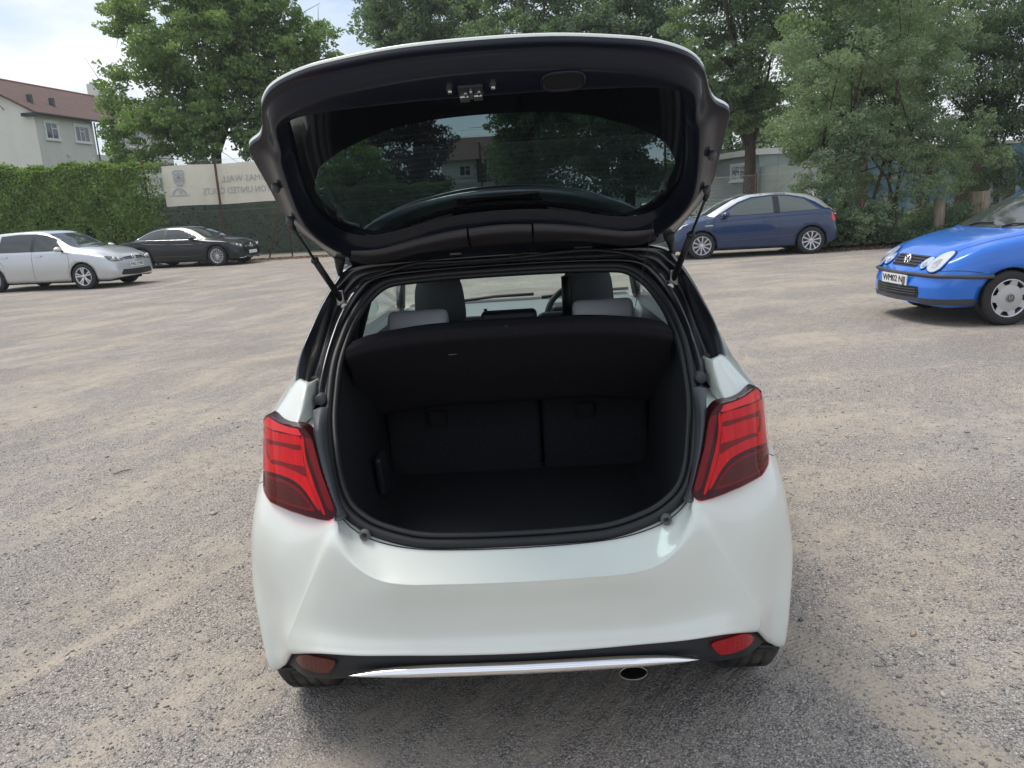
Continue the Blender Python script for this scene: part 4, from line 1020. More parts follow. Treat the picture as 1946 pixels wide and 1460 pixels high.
for sd in (-1, 1):
    win = [(-3.10,.985),(-2.0,.955),(-.62,.935),(-.72,1.0),(-1.0,1.15),(-1.35,1.27),(-1.8,1.315),(-2.3,1.30),(-2.75,1.19)]
    cls.side_patch('side_windows', win, M['car_glass'], sd, round_=2)
    cls.side_line('window_chrome', win+[win[0]], M['chrome'], sd, .010, .006, 6)
    cls.side_patch('door_pillar', [(-2.02,.957),(-1.93,.955),(-1.93,1.31),(-2.02,1.315)], M['black_plastic'], sd, .008)
    gap(cls, [(-.55,.92),(-.50,.75),(-.52,.45),(-.55,.25)], sd); gap(cls, [(-1.98,.94),(-1.97,.6),(-1.96,.25)], sd); gap(cls, [(-3.0,.95),(-2.75,.82),(-2.55,.68)], sd)
    cls.side_patch('door_handle', [(-1.90,.79),(-1.70,.79),(-1.68,.815),(-1.88,.825)], M['obsidian'], sd, .02, .05, thick=.03)
    cls.side_patch('door_handle', [(-2.95,.82),(-2.75,.82),(-2.73,.845),(-2.93,.855)], M['obsidian'], sd, .02, .05, thick=.03)
    cls.side_line('body_crease', [(-2.9,.87),(-2.0,.80),(-1.0,.78),(-.45,.79)], M['obsidian'], sd, .012, -.004)
    cls.side_line('sill_crease', [(-2.4,.40),(-1.4,.37),(-.5,.38)], M['obsidian'], sd, .014, -.004)
    h_ = cls.front_patch('headlight', [(sd*.45,.60),(sd*.66,.595),(sd*.80,.68),(sd*.84,.76),(sd*.70,.755),(sd*.52,.70)], M['lamp_dark'], .006, round_=3)
    for y, z, r_ in ((.58,.655,.045),(.70,.69,.035)):
        b = MB(); b.lathe([(0,.03),(r_*.6,.026),(r_,.01),(r_,-.01)], 14, 'X', cls.front(sd*y, z, .002)); b.build('lamp_reflector', M['lamp_glass'], h_, True)
    cls.side_patch('tail_light', [(-4.04,.76),(-3.80,.83),(-3.70,.89),(-3.86,.92),(-4.0,.90)], M['tail_red'], sd, .008, .05)
    cls.front_patch('bumper_intake', [(sd*.42,.30),(sd*.72,.31),(sd*.76,.42),(sd*.5,.46)], M['grille'], .004)
cls.front_patch('windscreen', [(-.60,1.02),(.60,1.02),(.58,1.16),(.47,1.35),(-.47,1.35),(-.58,1.16)], M['car_glass'], .004, .08)
cls.front_patch('grille', [(-.34,.50),(.34,.50),(.38,.66),(.25,.715),(-.25,.715),(-.38,.66)], M['grille'], .005)
cls.front_line('grille_bar', [(-.36,.61),(0,.615),(.36,.61)], M['chrome'], .011, .010)
c_ = Vector(cls.front(0,.612,.03)); b = MB()
b.tube([c_+Vector((0, .085*math.cos(a), .085*math.sin(a))) for a in np.linspace(0, 2*math.pi, 24, endpoint=False)], .008, 5, closed=True)
for a in (90, 210, 330): b.tube([c_, c_+Vector((0, .082*math.cos(R(a)), .082*math.sin(R(a))))], [.013, .004], 5)
b.build('emblem', M['chrome'], cls.root, True)
cls.front_line('bumper_chrome', [(-.72,.245),(0,.225),(.72,.245)], M['chrome'], .010, .008)
number_plate(cls.root, Vector(cls.front(0,.42,.012)), (1,0,.05), '', 1.0)
cls.mirror(-.86, .985, M['obsidian'])

# --- dark blue three-door with the silver roof arch
SP_A = dict(s=(-3.16, .795), wheels=(0, -2.469), r=.305, track=.865, tw=.215, znose=.48, rlean=.10,
    style=dict(n=10, w=.017),
    zb=[(-3.16,.36),(-3.0,.26),(-2.8,.20),(.3,.19),(.55,.19),(.795,.25)],
    zs=[(-3.16,.76),(-3.05,.93),(-2.8,.985),(-2,.955),(-1,.925),(-.35,.90),(0,.87),(.4,.80),(.62,.72),(.74,.64),(.795,.52)],
    zt=[(-3.16,.80),(-3.06,1.01),(-2.95,1.10),(-2.7,1.25),(-2.4,1.355),(-2.0,1.405),(-1.5,1.42),(-1.05,1.395),(-.72,1.30),(-.32,1.10),(-.1,1.00),(.15,.95),(.4,.88),(.62,.79),(.74,.69),(.795,.56)],
    w=[(-3.16,.52),(-3.06,.73),(-2.9,.81),(-2.5,.862),(-1,.868),(0,.862),(.3,.85),(.5,.80),(.66,.69),(.75,.52),(.795,.10)],
    wt=[(-3.16,.40),(-3.0,.55),(-2.8,.54),(-2.2,.565),(-1.2,.575),(-.75,.60),(-.3,.69),(0,.66),(.3,.60),(.6,.46),(.74,.32),(.795,.06)])
a1 = Car('hatchback_car', 'dark blue three-door hatchback with a silver roof arch, beside the bushy tree', (4.79, 19.54), 176.2, 1.04, SP_A, M['navy'])
M['light_glass'] = mat('glass_daylight_tone', (0.10, 0.12, 0.115), 0.05, coat=0.0)  # opaque pale tone stands in for daylight seen through both windows
for sd in (-1, 1):
    arch = [(-.28,.925),(-.55,1.08),(-.85,1.24),(-1.15,1.335),(-1.6,1.365),(-2.0,1.345),(-2.35,1.27),(-2.60,1.15),(-2.78,1.02),(-3.0,1.0),(-2.88,1.12),(-2.66,1.255),(-2.38,1.345),(-2.0,1.393),(-1.5,1.405),(-1.08,1.385),(-.74,1.285),(-.42,1.12),(-.14,.965)]
    a1.side_patch('roof_arch', arch, M['arch_silver'], sd, .012, .03, thick=.02)
    a1.side_patch('door_window', [(-1.62,.965),(-.42,.945),(-.60,1.05),(-.88,1.205),(-1.15,1.295),(-1.62,1.325)], M['light_glass'], sd, .010)
    a1.side_patch('rear_side_window', [(-2.62,.99),(-1.76,.970),(-1.76,1.325),(-2.0,1.31),(-2.32,1.235)], M['light_glass'], sd, .010)
    a1.side_patch('door_pillar', [(-1.76,.970),(-1.62,.965),(-1.62,1.327),(-1.76,1.328)], M['black_plastic'], sd, .012)
    gap(a1, [(-.30,.92),(-.28,.7),(-.30,.4),(-.32,.27)], sd); gap(a1, [(-1.70,.96),(-1.76,.7),(-1.72,.4),(-1.66,.27)], sd); a1.side_line('sill_crease', [(-2.1,.44),(-1.2,.41),(-.42,.39)], M['navy'], sd, .016, -.004); a1.side_line('shoulder_crease', [(-2.95,.90),(-2,.895),(-1,.86),(-.1,.81)], M['navy'], sd, .014, -.005)
    a1.side_patch('door_handle', [(-1.62,.785),(-1.40,.78),(-1.38,.81),(-1.60,.82)], M['navy'], sd, .022, .05, thick=.03)
    a1.side_patch('side_badge', [(-.26,.745),(-.06,.74),(-.08,.757),(-.24,.760)], M['alloy'], sd, .008)
    a1.side_patch('tail_light', [(-3.12,.74),(-2.98,.70),(-2.90,.78),(-2.92,.90),(-3.02,.92),(-3.10,.88)], M['tail_red'], sd, .008, .05)
    h_ = a1.front_patch('headlight', [(sd*.40,.60),(sd*.62,.60),(sd*.76,.68),(sd*.78,.755),(sd*.60,.73),(sd*.42,.67)], M['lamp_glass'], .006, round_=3)
    a1.front_patch('bumper_intake', [(sd*.45,.28),(sd*.70,.30),(sd*.72,.42),(sd*.48,.44)], M['grille'], .004)
    b = MB(); b.tube([Vector(a1.front(sd*.58,.35,.012))+Vector((0,.045*math.cos(a),.045*math.sin(a))) for a in np.linspace(0, 2*math.pi, 18, endpoint=False)], .006, 5, closed=True); b.build('fog_light', M['chrome'], a1.root, True)
a1.front_patch('windscreen', [(-.58,1.0),(.58,1.0),(.62,1.05),(.54,1.30),(.48,1.345),(-.48,1.345),(-.54,1.30),(-.62,1.05)], M['car_glass'], .004, .08)
a1.front_patch('rear_window', [(-.50,1.12),(.50,1.12),(.46,1.29),(-.46,1.29)], M['car_glass'], .005, .08, d=-1)
a1.front_patch('grille', [(-.28,.36),(.28,.36),(.36,.60),(.30,.70),(-.30,.70),(-.36,.60)], M['grille'], .005)
number_plate(a1.root, Vector(a1.front(0,.47,.012)), (1,0,.05), '', 1.0)
a1.mirror(-.52, .985, M['navy'])
a1.front_patch('lower_bumper_trim', [(-.6,.26),(.6,.26),(.6,.30),(-.6,.30)], M['black_plastic'], .006)

# --- bright blue four-lamp hatchback, right edge
SP_P = dict(s=(-3.10, .80), wheels=(0, -2.46), r=.292, track=.822, tw=.185, znose=.50, rlean=.10,
    style=dict(n=7, w=.028, cover=True),
    zb=[(-3.10,.36),(-2.9,.24),(-2.7,.21),(.3,.205),(.55,.205),(.80,.25)],
    zs=[(-3.10,.72),(-2.95,.95),(-2.6,.985),(-2,.975),(-1,.955),(-.35,.93),(0,.89),(.3,.83),(.5,.76),(.66,.68),(.75,.62),(.80,.53)],
    zt=[(-3.10,.78),(-2.98,1.10),(-2.8,1.32),(-2.5,1.43),(-2,1.465),(-1.5,1.465),(-1.05,1.42),(-.75,1.30),(-.40,1.10),(-.2,1.00),(0,.965),(.25,.91),(.48,.835),(.63,.75),(.74,.655),(.80,.56)],
    w=[(-3.10,.52),(-3.0,.74),(-2.7,.80),(-2.2,.822),(-1,.825),(0,.820),(.3,.808),(.5,.765),(.64,.68),(.73,.54),(.80,.12)],
    wt=[(-3.10,.40),(-2.9,.52),(-2.4,.56),(-1.2,.555),(-.8,.57),(-.35,.66),(0,.64),(.3,.57),(.55,.46),(.74,.30),(.80,.06)])
polo = Car('hatchback_car', 'bright blue hatchback with four round headlamps at the right of the yard', (5.30, 8.91), 182, 1.0, SP_P, M['royal'], .13)
for sd in (-1, 1):
    polo.side_patch('door_window', [(-1.55,.985),(-.45,.975),(-.60,1.07),(-.85,1.23),(-1.10,1.33),(-1.55,1.375)], M['car_glass'], sd)
    polo.side_patch('rear_side_window', [(-2.55,1.02),(-1.66,.99),(-1.66,1.38),(-2.1,1.37),(-2.45,1.26)], M['car_glass'], sd)
    polo.side_patch('door_handle', [(-1.50,.83),(-1.30,.83),(-1.28,.86),(-1.48,.87)], M['royal'], sd, .022, .05, thick=.03)
    polo.side_patch('tail_light', [(-3.02,.78),(-2.88,.78),(-2.84,.98),(-2.94,1.0)], M['tail_red'], sd, .008, .05)
    gap(polo, [(-1.60,.96),(-1.62,.6),(-1.58,.27)], sd)
    gap(polo, [(-.34,.92),(-.30,.7),(-.34,.4),(-.38,.27)], sd); gap(polo, [(-.25,.955),(.1,.905),(.35,.84),(.50,.77)], sd, .004)
    gap(polo, [(.66,.60),(.5,.605),(.30,.575)], sd, .004)
    # two round lamps each side, raised on their own pods
    for nm, y, z, ry, rz_ in (('headlight', .53, .685, .096, .106), ('indicator_lamp', .375, .665, .060, .060)):
        el = [(sd*y+ry*math.cos(a), z+rz_*math.sin(a)) for a in np.linspace(0, 2*math.pi, 30, endpoint=False)]
        pod = polo.front_patch(nm, el, M['lamp_glass'], .016, .03, thick=.03)
        b = MB(); b.tube([polo.front(p, q, .012) for p, q in el], .007, 6, closed=True); b.build('lamp_rim', M['royal'], pod, True)
        b = MB(); b.tube([polo.front(sd*y+(p-sd*y)*1.08, z+(q-z)*1.08, .003) for p, q in el], .006, 5, closed=True); b.build('lamp_surround', M['rubber'], pod, True)
        el2 = [(sd*y+ry*.45*math.cos(a), z-.02+rz_*.40*math.sin(a)) for a in np.linspace(0, 2*math.pi, 16, endpoint=False)]
        polo.front_patch('lamp_reflector', el2, M['steel'], .019, .03, parent=pod)
polo.front_patch('windscreen', [(-.56,1.0),(.56,1.0),(.62,1.04),(.54,1.32),(.46,1.395),(-.46,1.395),(-.54,1.32),(-.62,1.04)], M['car_glass'], .004, .08)
polo.front_patch('grille', [(-.24,.615),(.24,.615),(.30,.735),(-.30,.735)], M['grille'], .004)
for z in (.635, .663, .692, .718):
    k = .25+(z-.615)*.45; polo.front_line('grille_slat', [(-k,z),(0,z+.002),(k,z)], M['grey_plastic'], .006, .010)
polo.front_patch('lower_grille', [(-.42,.30),(.42,.30),(.44,.35),(.42,.42),(-.42,.42),(-.44,.35)], M['grille'], .005)
for z in (.335, .362, .39): polo.front_line('lower_slat', [(-.40,z),(0,z-.003),(.40,z)], M['grey_plastic'], .006, .010)
strip = [polo.side(x, z, -1, .012) for x, z in ((.20,.535),(.35,.535))]+[polo.front(y, .545, .012) for y in (-.68,-.55,-.3,0,.3,.55,.68)]+[polo.side(x, z, 1, .012) for x, z in ((.35,.535),(.20,.535))]
b = MB(); b.tube(cr(np.array([tuple(p) for p in strip]), 4), .022, 8); b.build('bumper_strip', M['grey_plastic'], polo.root, True)
polo.front_patch('lower_bumper_trim', [(-.70,.235),(.70,.235),(.72,.30),(.45,.30),(-.45,.30),(-.72,.30)], M['grey_plastic'], .006)
for sd in (-1, 1): polo.side_patch('bumper_corner_trim', [(.34,.225),(.60,.235),(.60,.30),(.345,.30)], M['grey_plastic'], sd, .006)
number_plate(polo.root, Vector(polo.front(0,.475,.014)), (1,0,.02), 'WM02 NJJ', 1.0)
emblem_vw(polo.root, polo.front(0,.675,.022), .058, (1,0,.25), (0,0,1), M['chrome'])
polo.mirror(-.72, 1.0, M['royal'])
for y0 in (-.30, .28):
    b = MB(); p = [Vector(polo.front(y0, 1.005, .02)), Vector(polo.front(y0+.10, 1.03, .02)), Vector(polo.front(y0+.34, 1.035, .018))]; p[0].z -= .01; b.tube(p, .010, 6); b.build('wiper', M['black_plastic'], polo.root, True)
for r_ in polo.root.children:
    if r_.name.startswith('wheel') and 'arch' not in r_.name:
        emblem_vw(r_, (math.copysign(.105, r_.location.y), 0, 0), .035, (math.copysign(1, r_.location.y), 0, 0), (0, 0, 1), M['dark_alloy'])
# ------------------------------------------------------------------ gravel yard
def ground_mat():
    m = mat('gravel_and_dust', (.2, .19, .17), 0.93, spec=0.2); t = NT(m); v = t.coord()
    # fine gravel: stones of 6-12 mm and grit
    st = t.voronoi(v, 135, out='Color'); sd = t.voronoi(v, 135)
    st2 = t.voronoi(v, 310, out='Color'); sep = t.new('ShaderNodeSeparateColor'); t.l.new(st, sep.inputs[0]); sep2 = t.new('ShaderNodeSeparateColor'); t.l.new(st2, sep2.inputs[0])
    g1 = t.ramp(sep.outputs[0], [(0.0, (.18,.172,.163)), (.35, (.30,.286,.27)), (.7, (.41,.392,.37)), (.93, (.54,.515,.485)), (1.0, (.72,.69,.65))])
    g2 = t.ramp(sep2.outputs[1], [(0.0, (.16,.152,.145)), (.5, (.32,.305,.288)), (1.0, (.54,.51,.475))])
    gravel = t.mix(t.ramp(sep2.outputs[0], [(.4, 0.0), (.5, 1.0)]), g1, g2)
    gap_ = t.ramp(sd, [(.0, 1.0), (.45, 1.0), (.75, .55)]); gravel = t.mix(1.0, gravel, gap_, 'MULTIPLY')
    tint = t.ramp(t.noise(v, .8, 4), [(.35, (.98,.96,.95)), (.65, (1.08,1.0,.92))]); gravel = t.mix(1.0, gravel, tint, 'MULTIPLY')
    # sandy dust: streaks drawn out along the way cars turn in
    w = t.mapping(v, (1, 1, 1), (0, 0, R(-62))); wn_ = t.noise(w, .22, 3, .5, out='Color')
    wv = t.new('ShaderNodeVectorMath', operation='MULTIPLY_ADD'); t.l.new(wn_, wv.inputs[0]); wv.inputs[1].default_value = (2.2, 2.2, 0); t.l.new(w, wv.inputs[2])
    s1 = t.noise(t.mapping(wv.outputs[0], (.46, 1.7, 1)), 1.0, 7, .68)
    w2 = t.mapping(v, (1, 1, 1), (0, 0, R(-15))); s2 = t.noise(t.mapping(w2, (.30, 1.3, 1)), 1.0, 6, .64, .3)
    xs_ = t.new('ShaderNodeSeparateXYZ'); t.l.new(v, xs_.inputs[0])
    side = t.ramp(t.math('MULTIPLY_ADD', xs_.outputs[0], .10, .5, clamp=True), [(.40, 0.0), (.62, 1.0)])
    s = t.mix(side, s1, s2)
    near = t.noise(v, 9, 5, .7)
    iso = t.noise(v, 1.0, 7, .66, .6)
    s = t.math('ADD', t.math('MULTIPLY', s, .58), t.math('MULTIPLY', iso, .42))
    f = t.math('ADD', s, t.math('MULTIPLY', t.math('SUBTRACT', near, .5), .42))
    dust = t.ramp(f, [(.46, 0.0), (.60, .88)])
    sand = t.ramp(t.noise(v, 60, 5, .7), [(.3, (.365,.31,.25)), (.7, (.48,.415,.335))])
    # one fresh track pressed in beside the hatchback: band along a line
    def band(x0, y0, ang, half, soft, l0, l1):
        q = t.mapping(v, (1, 1, 1), (0, 0, 0), (-x0, -y0, 0)); q = t.mapping(q, (1, 1, 1), (0, 0, -ang)); xx = t.new('ShaderNodeSeparateXYZ'); t.l.new(q, xx.inputs[0])
        a = t.ramp(t.math('ADD', t.math('ABSOLUTE', xx.outputs[1]), t.math('MULTIPLY', near, .08)), [(half, 1.0), (half+soft, 0.0)])
        e = t.math('MULTIPLY', t.ramp(t.math('MULTIPLY_ADD', xx.outputs[0], .25, .5), [(.5+l0*.25, 0.0), (.5+l0*.25+.05, 1.0)]), t.ramp(t.math('MULTIPLY_ADD', xx.outputs[0], .25, .5), [(.5+l1*.25-.06, 1.0), (.5+l1*.25, 0.0)]))
        return t.math('MULTIPLY', a, e), xx
    b1, x1 = band(.98, 2.35, R(-66), .085, .09, -.5, 1.0)
    b2, x2 = band(-1.65, 2.75, R(60), .05, .06, -1.2, .5)
    dust = t.math('MAXIMUM', dust, t.math('MAXIMUM', t.math('MULTIPLY', b1, .95), t.math('MULTIPLY', b2, .9)))
    # stones still poke through the dust
    poke = t.ramp(sep.outputs[1], [(.78, 0.0), (.84, 1.0)])
    dust = t.math('MULTIPLY', dust, t.math('SUBTRACT', 1.0, t.math('MULTIPLY', poke, .6)))
    col = t.mix(dust, gravel, sand)
    # darker damp patches
    dk = t.ramp(t.noise(v, .5, 5, .6), [(.32, .86), (.5, 1.0)]); col = t.mix(1.0, col, dk, 'MULTIPLY')
    # dry pale-green fringe far off
    t.set('Base Color', col)
    tread = t.math('MULTIPLY', t.math('SINE', t.math('MULTIPLY', x1.outputs[0], 330.0)), t.math('MULTIPLY', b1, .25))
    ht = t.math('ADD', t.math('MULTIPLY', t.math('SUBTRACT', 1.0, sd), t.math('SUBTRACT', 1.0, t.math('MULTIPLY', dust, .8))), t.math('MULTIPLY', t.noise(v, 300, 3), .3))
    ht = t.math('ADD', ht, tread)
    big = t.noise(t.mapping(wv.outputs[0], (.8, 5, 1)), 1.0, 5, .6)
    nb_ = t.bump(big, .6, .06)
    t.set('Normal', t.bump(ht, .7, .006, nb_))
    return m
M['ground'] = ground_mat()
def gh(x, y):
    """gentle unevenness of the yard, flat under the tyres"""
    return 0.0
b = MB(); b.add([(-260,-120,0),(260,-120,0),(260,400,0),(-260,400,0)],[(0,1,2,3)])
tag(b.build('ground', M['ground'], fix=False), kind='structure')

# loose stones: real pebbles near the camera
def pebbles(n, y0, y1, xa, s0, s1, seed, nm, cols):
    r = np.random.default_rng(seed)
    u = r.random(n); Y = y0+(y1-y0)*u**1.5; X = (r.random(n)*2-1)*(xa+Y*.72)
    ok = ~((np.abs(X) < .80) & (Y > 1.9) & (Y < 6)); X, Y = X[ok], Y[ok]; n = len(X)
    sz = s0+(s1-s0)*r.random(n)**3.5
    base = np.array([(0,0,1),(1,0,0),(.5,.87,0),(-.5,.87,0),(-1,0,0),(-.5,-.87,0),(.5,-.87,0),(0,0,-.6)])
    fb = [(0,i+1,(i+1) % 6+1) for i in range(6)]+[(7,(i+1) % 6+1,i+1) for i in range(6)]
    jit = 1+(r.random((n, 8, 1))-.5)*.7
    V = base[None]*jit*sz[:, None, None]*np.stack([.7+.6*r.random(n), .55+.4*r.random(n), .35+.4*r.random(n)], -1)[:, None, :]
    a = r.random(n)*6.28; ca, sa = np.cos(a), np.sin(a)
    x = V[..., 0]*ca[:, None]-V[..., 1]*sa[:, None]; y = V[..., 0]*sa[:, None]+V[..., 1]*ca[:, None]
    V = np.stack([x+X[:, None], y+Y[:, None], V[..., 2]+sz[:, None]*.18], -1).reshape(-1, 3)
    F = (np.array(fb)[None]+np.arange(n)[:, None, None]*8).reshape(-1, 3)
    me = bpy.data.meshes.new(nm); me.vertices.add(len(V)); me.vertices.foreach_set('co', V.ravel())
    me.loops.add(F.size); me.loops.foreach_set('vertex_index', F.ravel().astype(np.int32)); me.polygons.add(len(F))
    me.polygons.foreach_set('loop_start', np.arange(0, F.size, 3, dtype=np.int32)); me.update(calc_edges=True)
    m = mat(nm, (.3, .3, .3), .85, spec=.25); t = NT(m); gi = t.new('ShaderNodeNewGeometry')
    t.set('Base Color', t.ramp(gi.outputs['Random Per Island'], cols))
    return tag(link(nm, me, m), kind='stuff')
pebbles(24000, 1.55, 6.5, .25, .003, .0085, 3, 'gravel', [(0, (.15,.145,.14)), (.4, (.25,.24,.23)), (.75, (.36,.345,.325)), (1, (.52,.50,.47))])
pebbles(420, 1.5, 9, .3, .008, .019, 5, 'loose_stones', [(0, (.16,.16,.16)), (.45, (.34,.325,.31)), (.8, (.50,.47,.43)), (.92, (.60,.57,.52)), (1, (.42,.28,.18))])

# ------------------------------------------------------------------ foliage
def leaf_mat(name, dark, light, hi, sc=.5, tr=.35):
    m = bpy.data.materials.new(name); m.use_nodes = True; t = NT(m); v = t.coord()
    gi = t.new('ShaderNodeNewGeometry')
    n = t.noise(v, sc, 3, .5)
    c = t.mix(t.ramp(n, [(.35, 0.0), (.65, 1.0)]), dark, light)
    c = t.mix(t.ramp(gi.outputs['Random Per Island'], [(.5, 0.0), (1.0, .75)]), c, hi)
    c = t.mix(1.0, c, (1.3, 1.27, 1.22), 'MULTIPLY')
    t.set('Base Color', c); t.set('Roughness', .45); t.set('Specular IOR Level', .45)
    tb = t.new('ShaderNodeBsdfTranslucent'); t.l.new(t.mix(1.0, c, (1.25, 1.3, .6), 'MULTIPLY'), tb.inputs[0])
    mx = t.new('ShaderNodeMixShader'); mx.inputs[0].default_value = tr+.12
    out = t.n['Material Output']; t.l.new(t.b.outputs[0], mx.inputs[1]); t.l.new(tb.outputs[0], mx.inputs[2]); t.l.new(mx.outputs[0], out.inputs[0])
    return m
L_bright = leaf_mat('leaf_bright', (.10,.165,.07), (.165,.25,.095), (.27,.37,.155))
L_mid = leaf_mat('leaf_mid', (.095,.15,.095), (.145,.215,.125), (.215,.285,.175))
L_grey = leaf_mat('leaf_willow', (.125,.185,.135), (.18,.245,.17), (.255,.32,.225), tr=.35)
L_dark = leaf_mat('leaf_dark', (.075,.12,.085), (.112,.17,.11), (.165,.225,.145), tr=.32)
L_beech = leaf_mat('leaf_copper', (.035,.022,.028), (.065,.035,.042), (.085,.05,.05), tr=.2)
L_ivy = leaf_mat('leaf_ivy', (.095,.165,.045), (.15,.235,.06), (.22,.30,.09), 1.2, .32)
L_hedge = leaf_mat('leaf_hedge', (.055,.095,.052), (.085,.132,.066), (.12,.17,.085), 1.5, .25)
M['bark'] = mat('bark', (.085,.065,.048), .95, spec=.15); t = NT(M['bark']); v = t.coord(); n = t.noise(t.mapping(v, (6, 6, 1.2)), 3, 6, .7)
t.set('Base Color', t.ramp(n, [(.3, (.035,.028,.022)), (.7, (.13,.10,.075))])); t.set('Normal', t.bump(n, .8, .03))

def leaf_mesh(name, P, size, r, nrm=None, droop=0.0, asp=.55):
    """P (n,3) positions -> one mesh of rhombic leaves"""
    n = len(P); d = r.normal(size=(n, 3))
    if nrm is not None: d = d*.75+nrm*.9
    d /= np.linalg.norm(d, axis=1)[:, None]+1e-9
    a = r.normal(size=(n, 3)); a[:, 2] -= droop; a -= d*np.sum(a*d, 1)[:, None]; a /= np.linalg.norm(a, axis=1)[:, None]+1e-9
    b_ = np.cross(d, a); s = (size*(.6+.8*r.random(n)))[:, None]
    V = np.stack([P-a*s*.5, P+b_*s*asp*.5+d*s*.08, P+a*s*.5, P-b_*s*asp*.5+d*s*.08], 1).reshape(-1, 3)
    me = bpy.data.meshes.new(name); me.vertices.add(4*n); me.vertices.foreach_set('co', V.ravel().astype(np.float32))
    me.loops.add(4*n); me.loops.foreach_set('vertex_index', np.arange(4*n, dtype=np.int32)); me.polygons.add(n)
    me.polygons.foreach_set('loop_start', np.arange(0, 4*n, 4, dtype=np.int32)); me.update(calc_edges=True); return me

def clump_points(c, R_, n, r, flat=.85, k=None):
    """leaf positions on small puffs spread through a ball of radius R_"""
    k = k or int(12+R_*6)
    dr = r.normal(size=(k, 3)); dr /= np.linalg.norm(dr, axis=1)[:, None]
    cs = dr*(R_*(.35+.6*r.random(k)**.6))[:, None]; rs = R_*(.26+.22*r.random(k))
    w = rs**2; w /= w.sum(); idx = r.choice(k, n, p=w)
    q = r.normal(size=(n, 3)); q /= np.linalg.norm(q, axis=1)[:, None]
    rad = rs[idx]*(1-.35*np.abs(r.normal(size=n))*.8)
    P = cs[idx]+q*rad[:, None]*np.array([1.1, 1.1, .75]); P[:, 2] *= flat
    return P+np.array(c)

def limbs(b, base, top, tips, r0, r, seg=6):
    base, top = Vector(base), Vector(top)
    pts = [base.lerp(top, k/seg)+Vector((r.normal()*.06, r.normal()*.06, 0))*(k > 0) for k in range(seg+1)]
    b.tube(pts, [r0*(1.25 if k == 0 else 1-.55*k/seg) for k in range(seg+1)], 10)
    tips = list(tips); r.shuffle(tips)
    for tp in tips[:12]:
        tp = Vector(tp); k = r.uniform(.45, 1.0); s_ = base.lerp(top, k); mid = s_.lerp(tp, .5)+Vector((r.normal()*.15, r.normal()*.15, .25))
        b.tube([s_, mid, tp], [r0*.42, r0*.26, r0*.08], 6)

def tree(name, label, base, trunk_top, r0, clumps, leafm, size, dens, seed, group=None, stems=None, droop=0.0, asp=.55, cat='tree'):
    r = np.random.default_rng(seed)
    root = thing(name, label, cat, base, 0, group); B = np.array(base)
    b = MB(); tips = [tuple(np.array(c[:3])-B) for c in clumps]
    if stems:
        for sb, stp in stems: limbs(b, np.array(sb)-B, np.array(stp)-B, [tips[i] for i in r.choice(len(tips), min(4, len(tips)), replace=False)], r0, r)
    else: limbs(b, (0, 0, -.05), np.array(trunk_top)-B, tips, r0, r, 8)
    # thin twigs
    for tp in tips:
        for _ in range(3):
            e = Vector(tp)+Vector(r.normal(size=3).tolist())*.9; b.tube([tp, e], [r0*.07, r0*.02], 4)
    b.build('trunk', M['bark'], root, True)
    P = np.concatenate([clump_points(np.array(c[:3])-B, c[3], int(dens*c[3]**2), r) for c in clumps])
    link('crown', leaf_mesh('crown', P, size, r, droop=droop, asp=asp), leafm, root)
    return root

def fill(cx, cy, cz, rx, ry, rz, n, r0, r1, seed, cut=None):
    """puffs spread evenly through an ellipsoid, smaller ones towards its rim"""
    q = np.random.default_rng(seed); out = []; tries = 0
    while len(out) < n and tries < 4000:
        tries += 1; d = q.normal(size=3); d /= np.linalg.norm(d); k = q.random()**.45; p = np.array([cx+d[0]*rx*k, cy+d[1]*ry*k, cz+d[2]*rz*k]); R0 = r1-(r1-r0)*k
        if p[2] < R0*.55 or (cut and not cut(p)): continue
        if any(np.linalg.norm(p-np.array(o[:3])) < (R0+o[3])*.52 for o in out): continue
        out.append((*p.tolist(), R0))
    return out
TG = 'trees round the yard'
tree('broadleaf_tree', 'large bright green tree behind the ivy hedge, next to the cream house', (-13.6, 38, 0), (-13.2, 38, 8), .32,
     fill(-13.4, 38, 8.6, 4.4, 2.6, 4.6, 44, .9, 1.7, 111)+fill(-12.4, 38, 12.4, 3.0, 2.2, 2.6, 14, 1.0, 1.6, 112)+[(-17.6,38,6.9,.9),(-8.6,38,8.0,1.2),(-8.3,37.8,5.8,1.1),(-11,37.4,4.6,1.0),(-15,37.5,4.7,1.0),(-18.0,38,6.0,.8),(-17.6,38,5.1,.9),(-17.8,38,4.3,.8),(-16.6,37.8,4.6,.9)]+fill(-12.6, 36.4, 5.4, 4.3, .9, 1.5, 15, .7, 1.1, 113)+fill(-9.0, 38.0, 8.2, 2.3, 1.5, 2.6, 14, .8, 1.2, 114)+fill(-9.6, 36.8, 5.2, 2.4, .8, 1.5, 10, .6, 1.0, 115), L_bright, .17, 1150, 11, TG)
tree('broadleaf_tree', 'bright green bushy tree showing over the far hedge through the left of the raised glass', (-8.2, 42.5, 0), (-8.2, 42.5, 3), .16,
     [(-8.6,42.5,3.6,1.3),(-7.4,42.5,4.4,1.2),(-9.6,42.5,3.2,1.2),(-6.6,42.5,3.4,1.0),(-9.6,43,4.9,1.2),(-8,43,5.8,1.2)], L_bright, .17, 900, 12, TG)
tree('copper_beech_tree', 'dark purple copper beech left of the red-roofed house seen through the raised glass', (-4.7, 45, 0), (-4.7, 45, 4), .22,
     [(-4.9,45,4.4,1.9),(-3.5,45,5.4,1.3),(-5.8,45,5.6,1.6),(-4.4,45,3.0,1.5),(-4.6,45.4,7.2,1.9)], L_beech, .18, 1100, 13, TG)
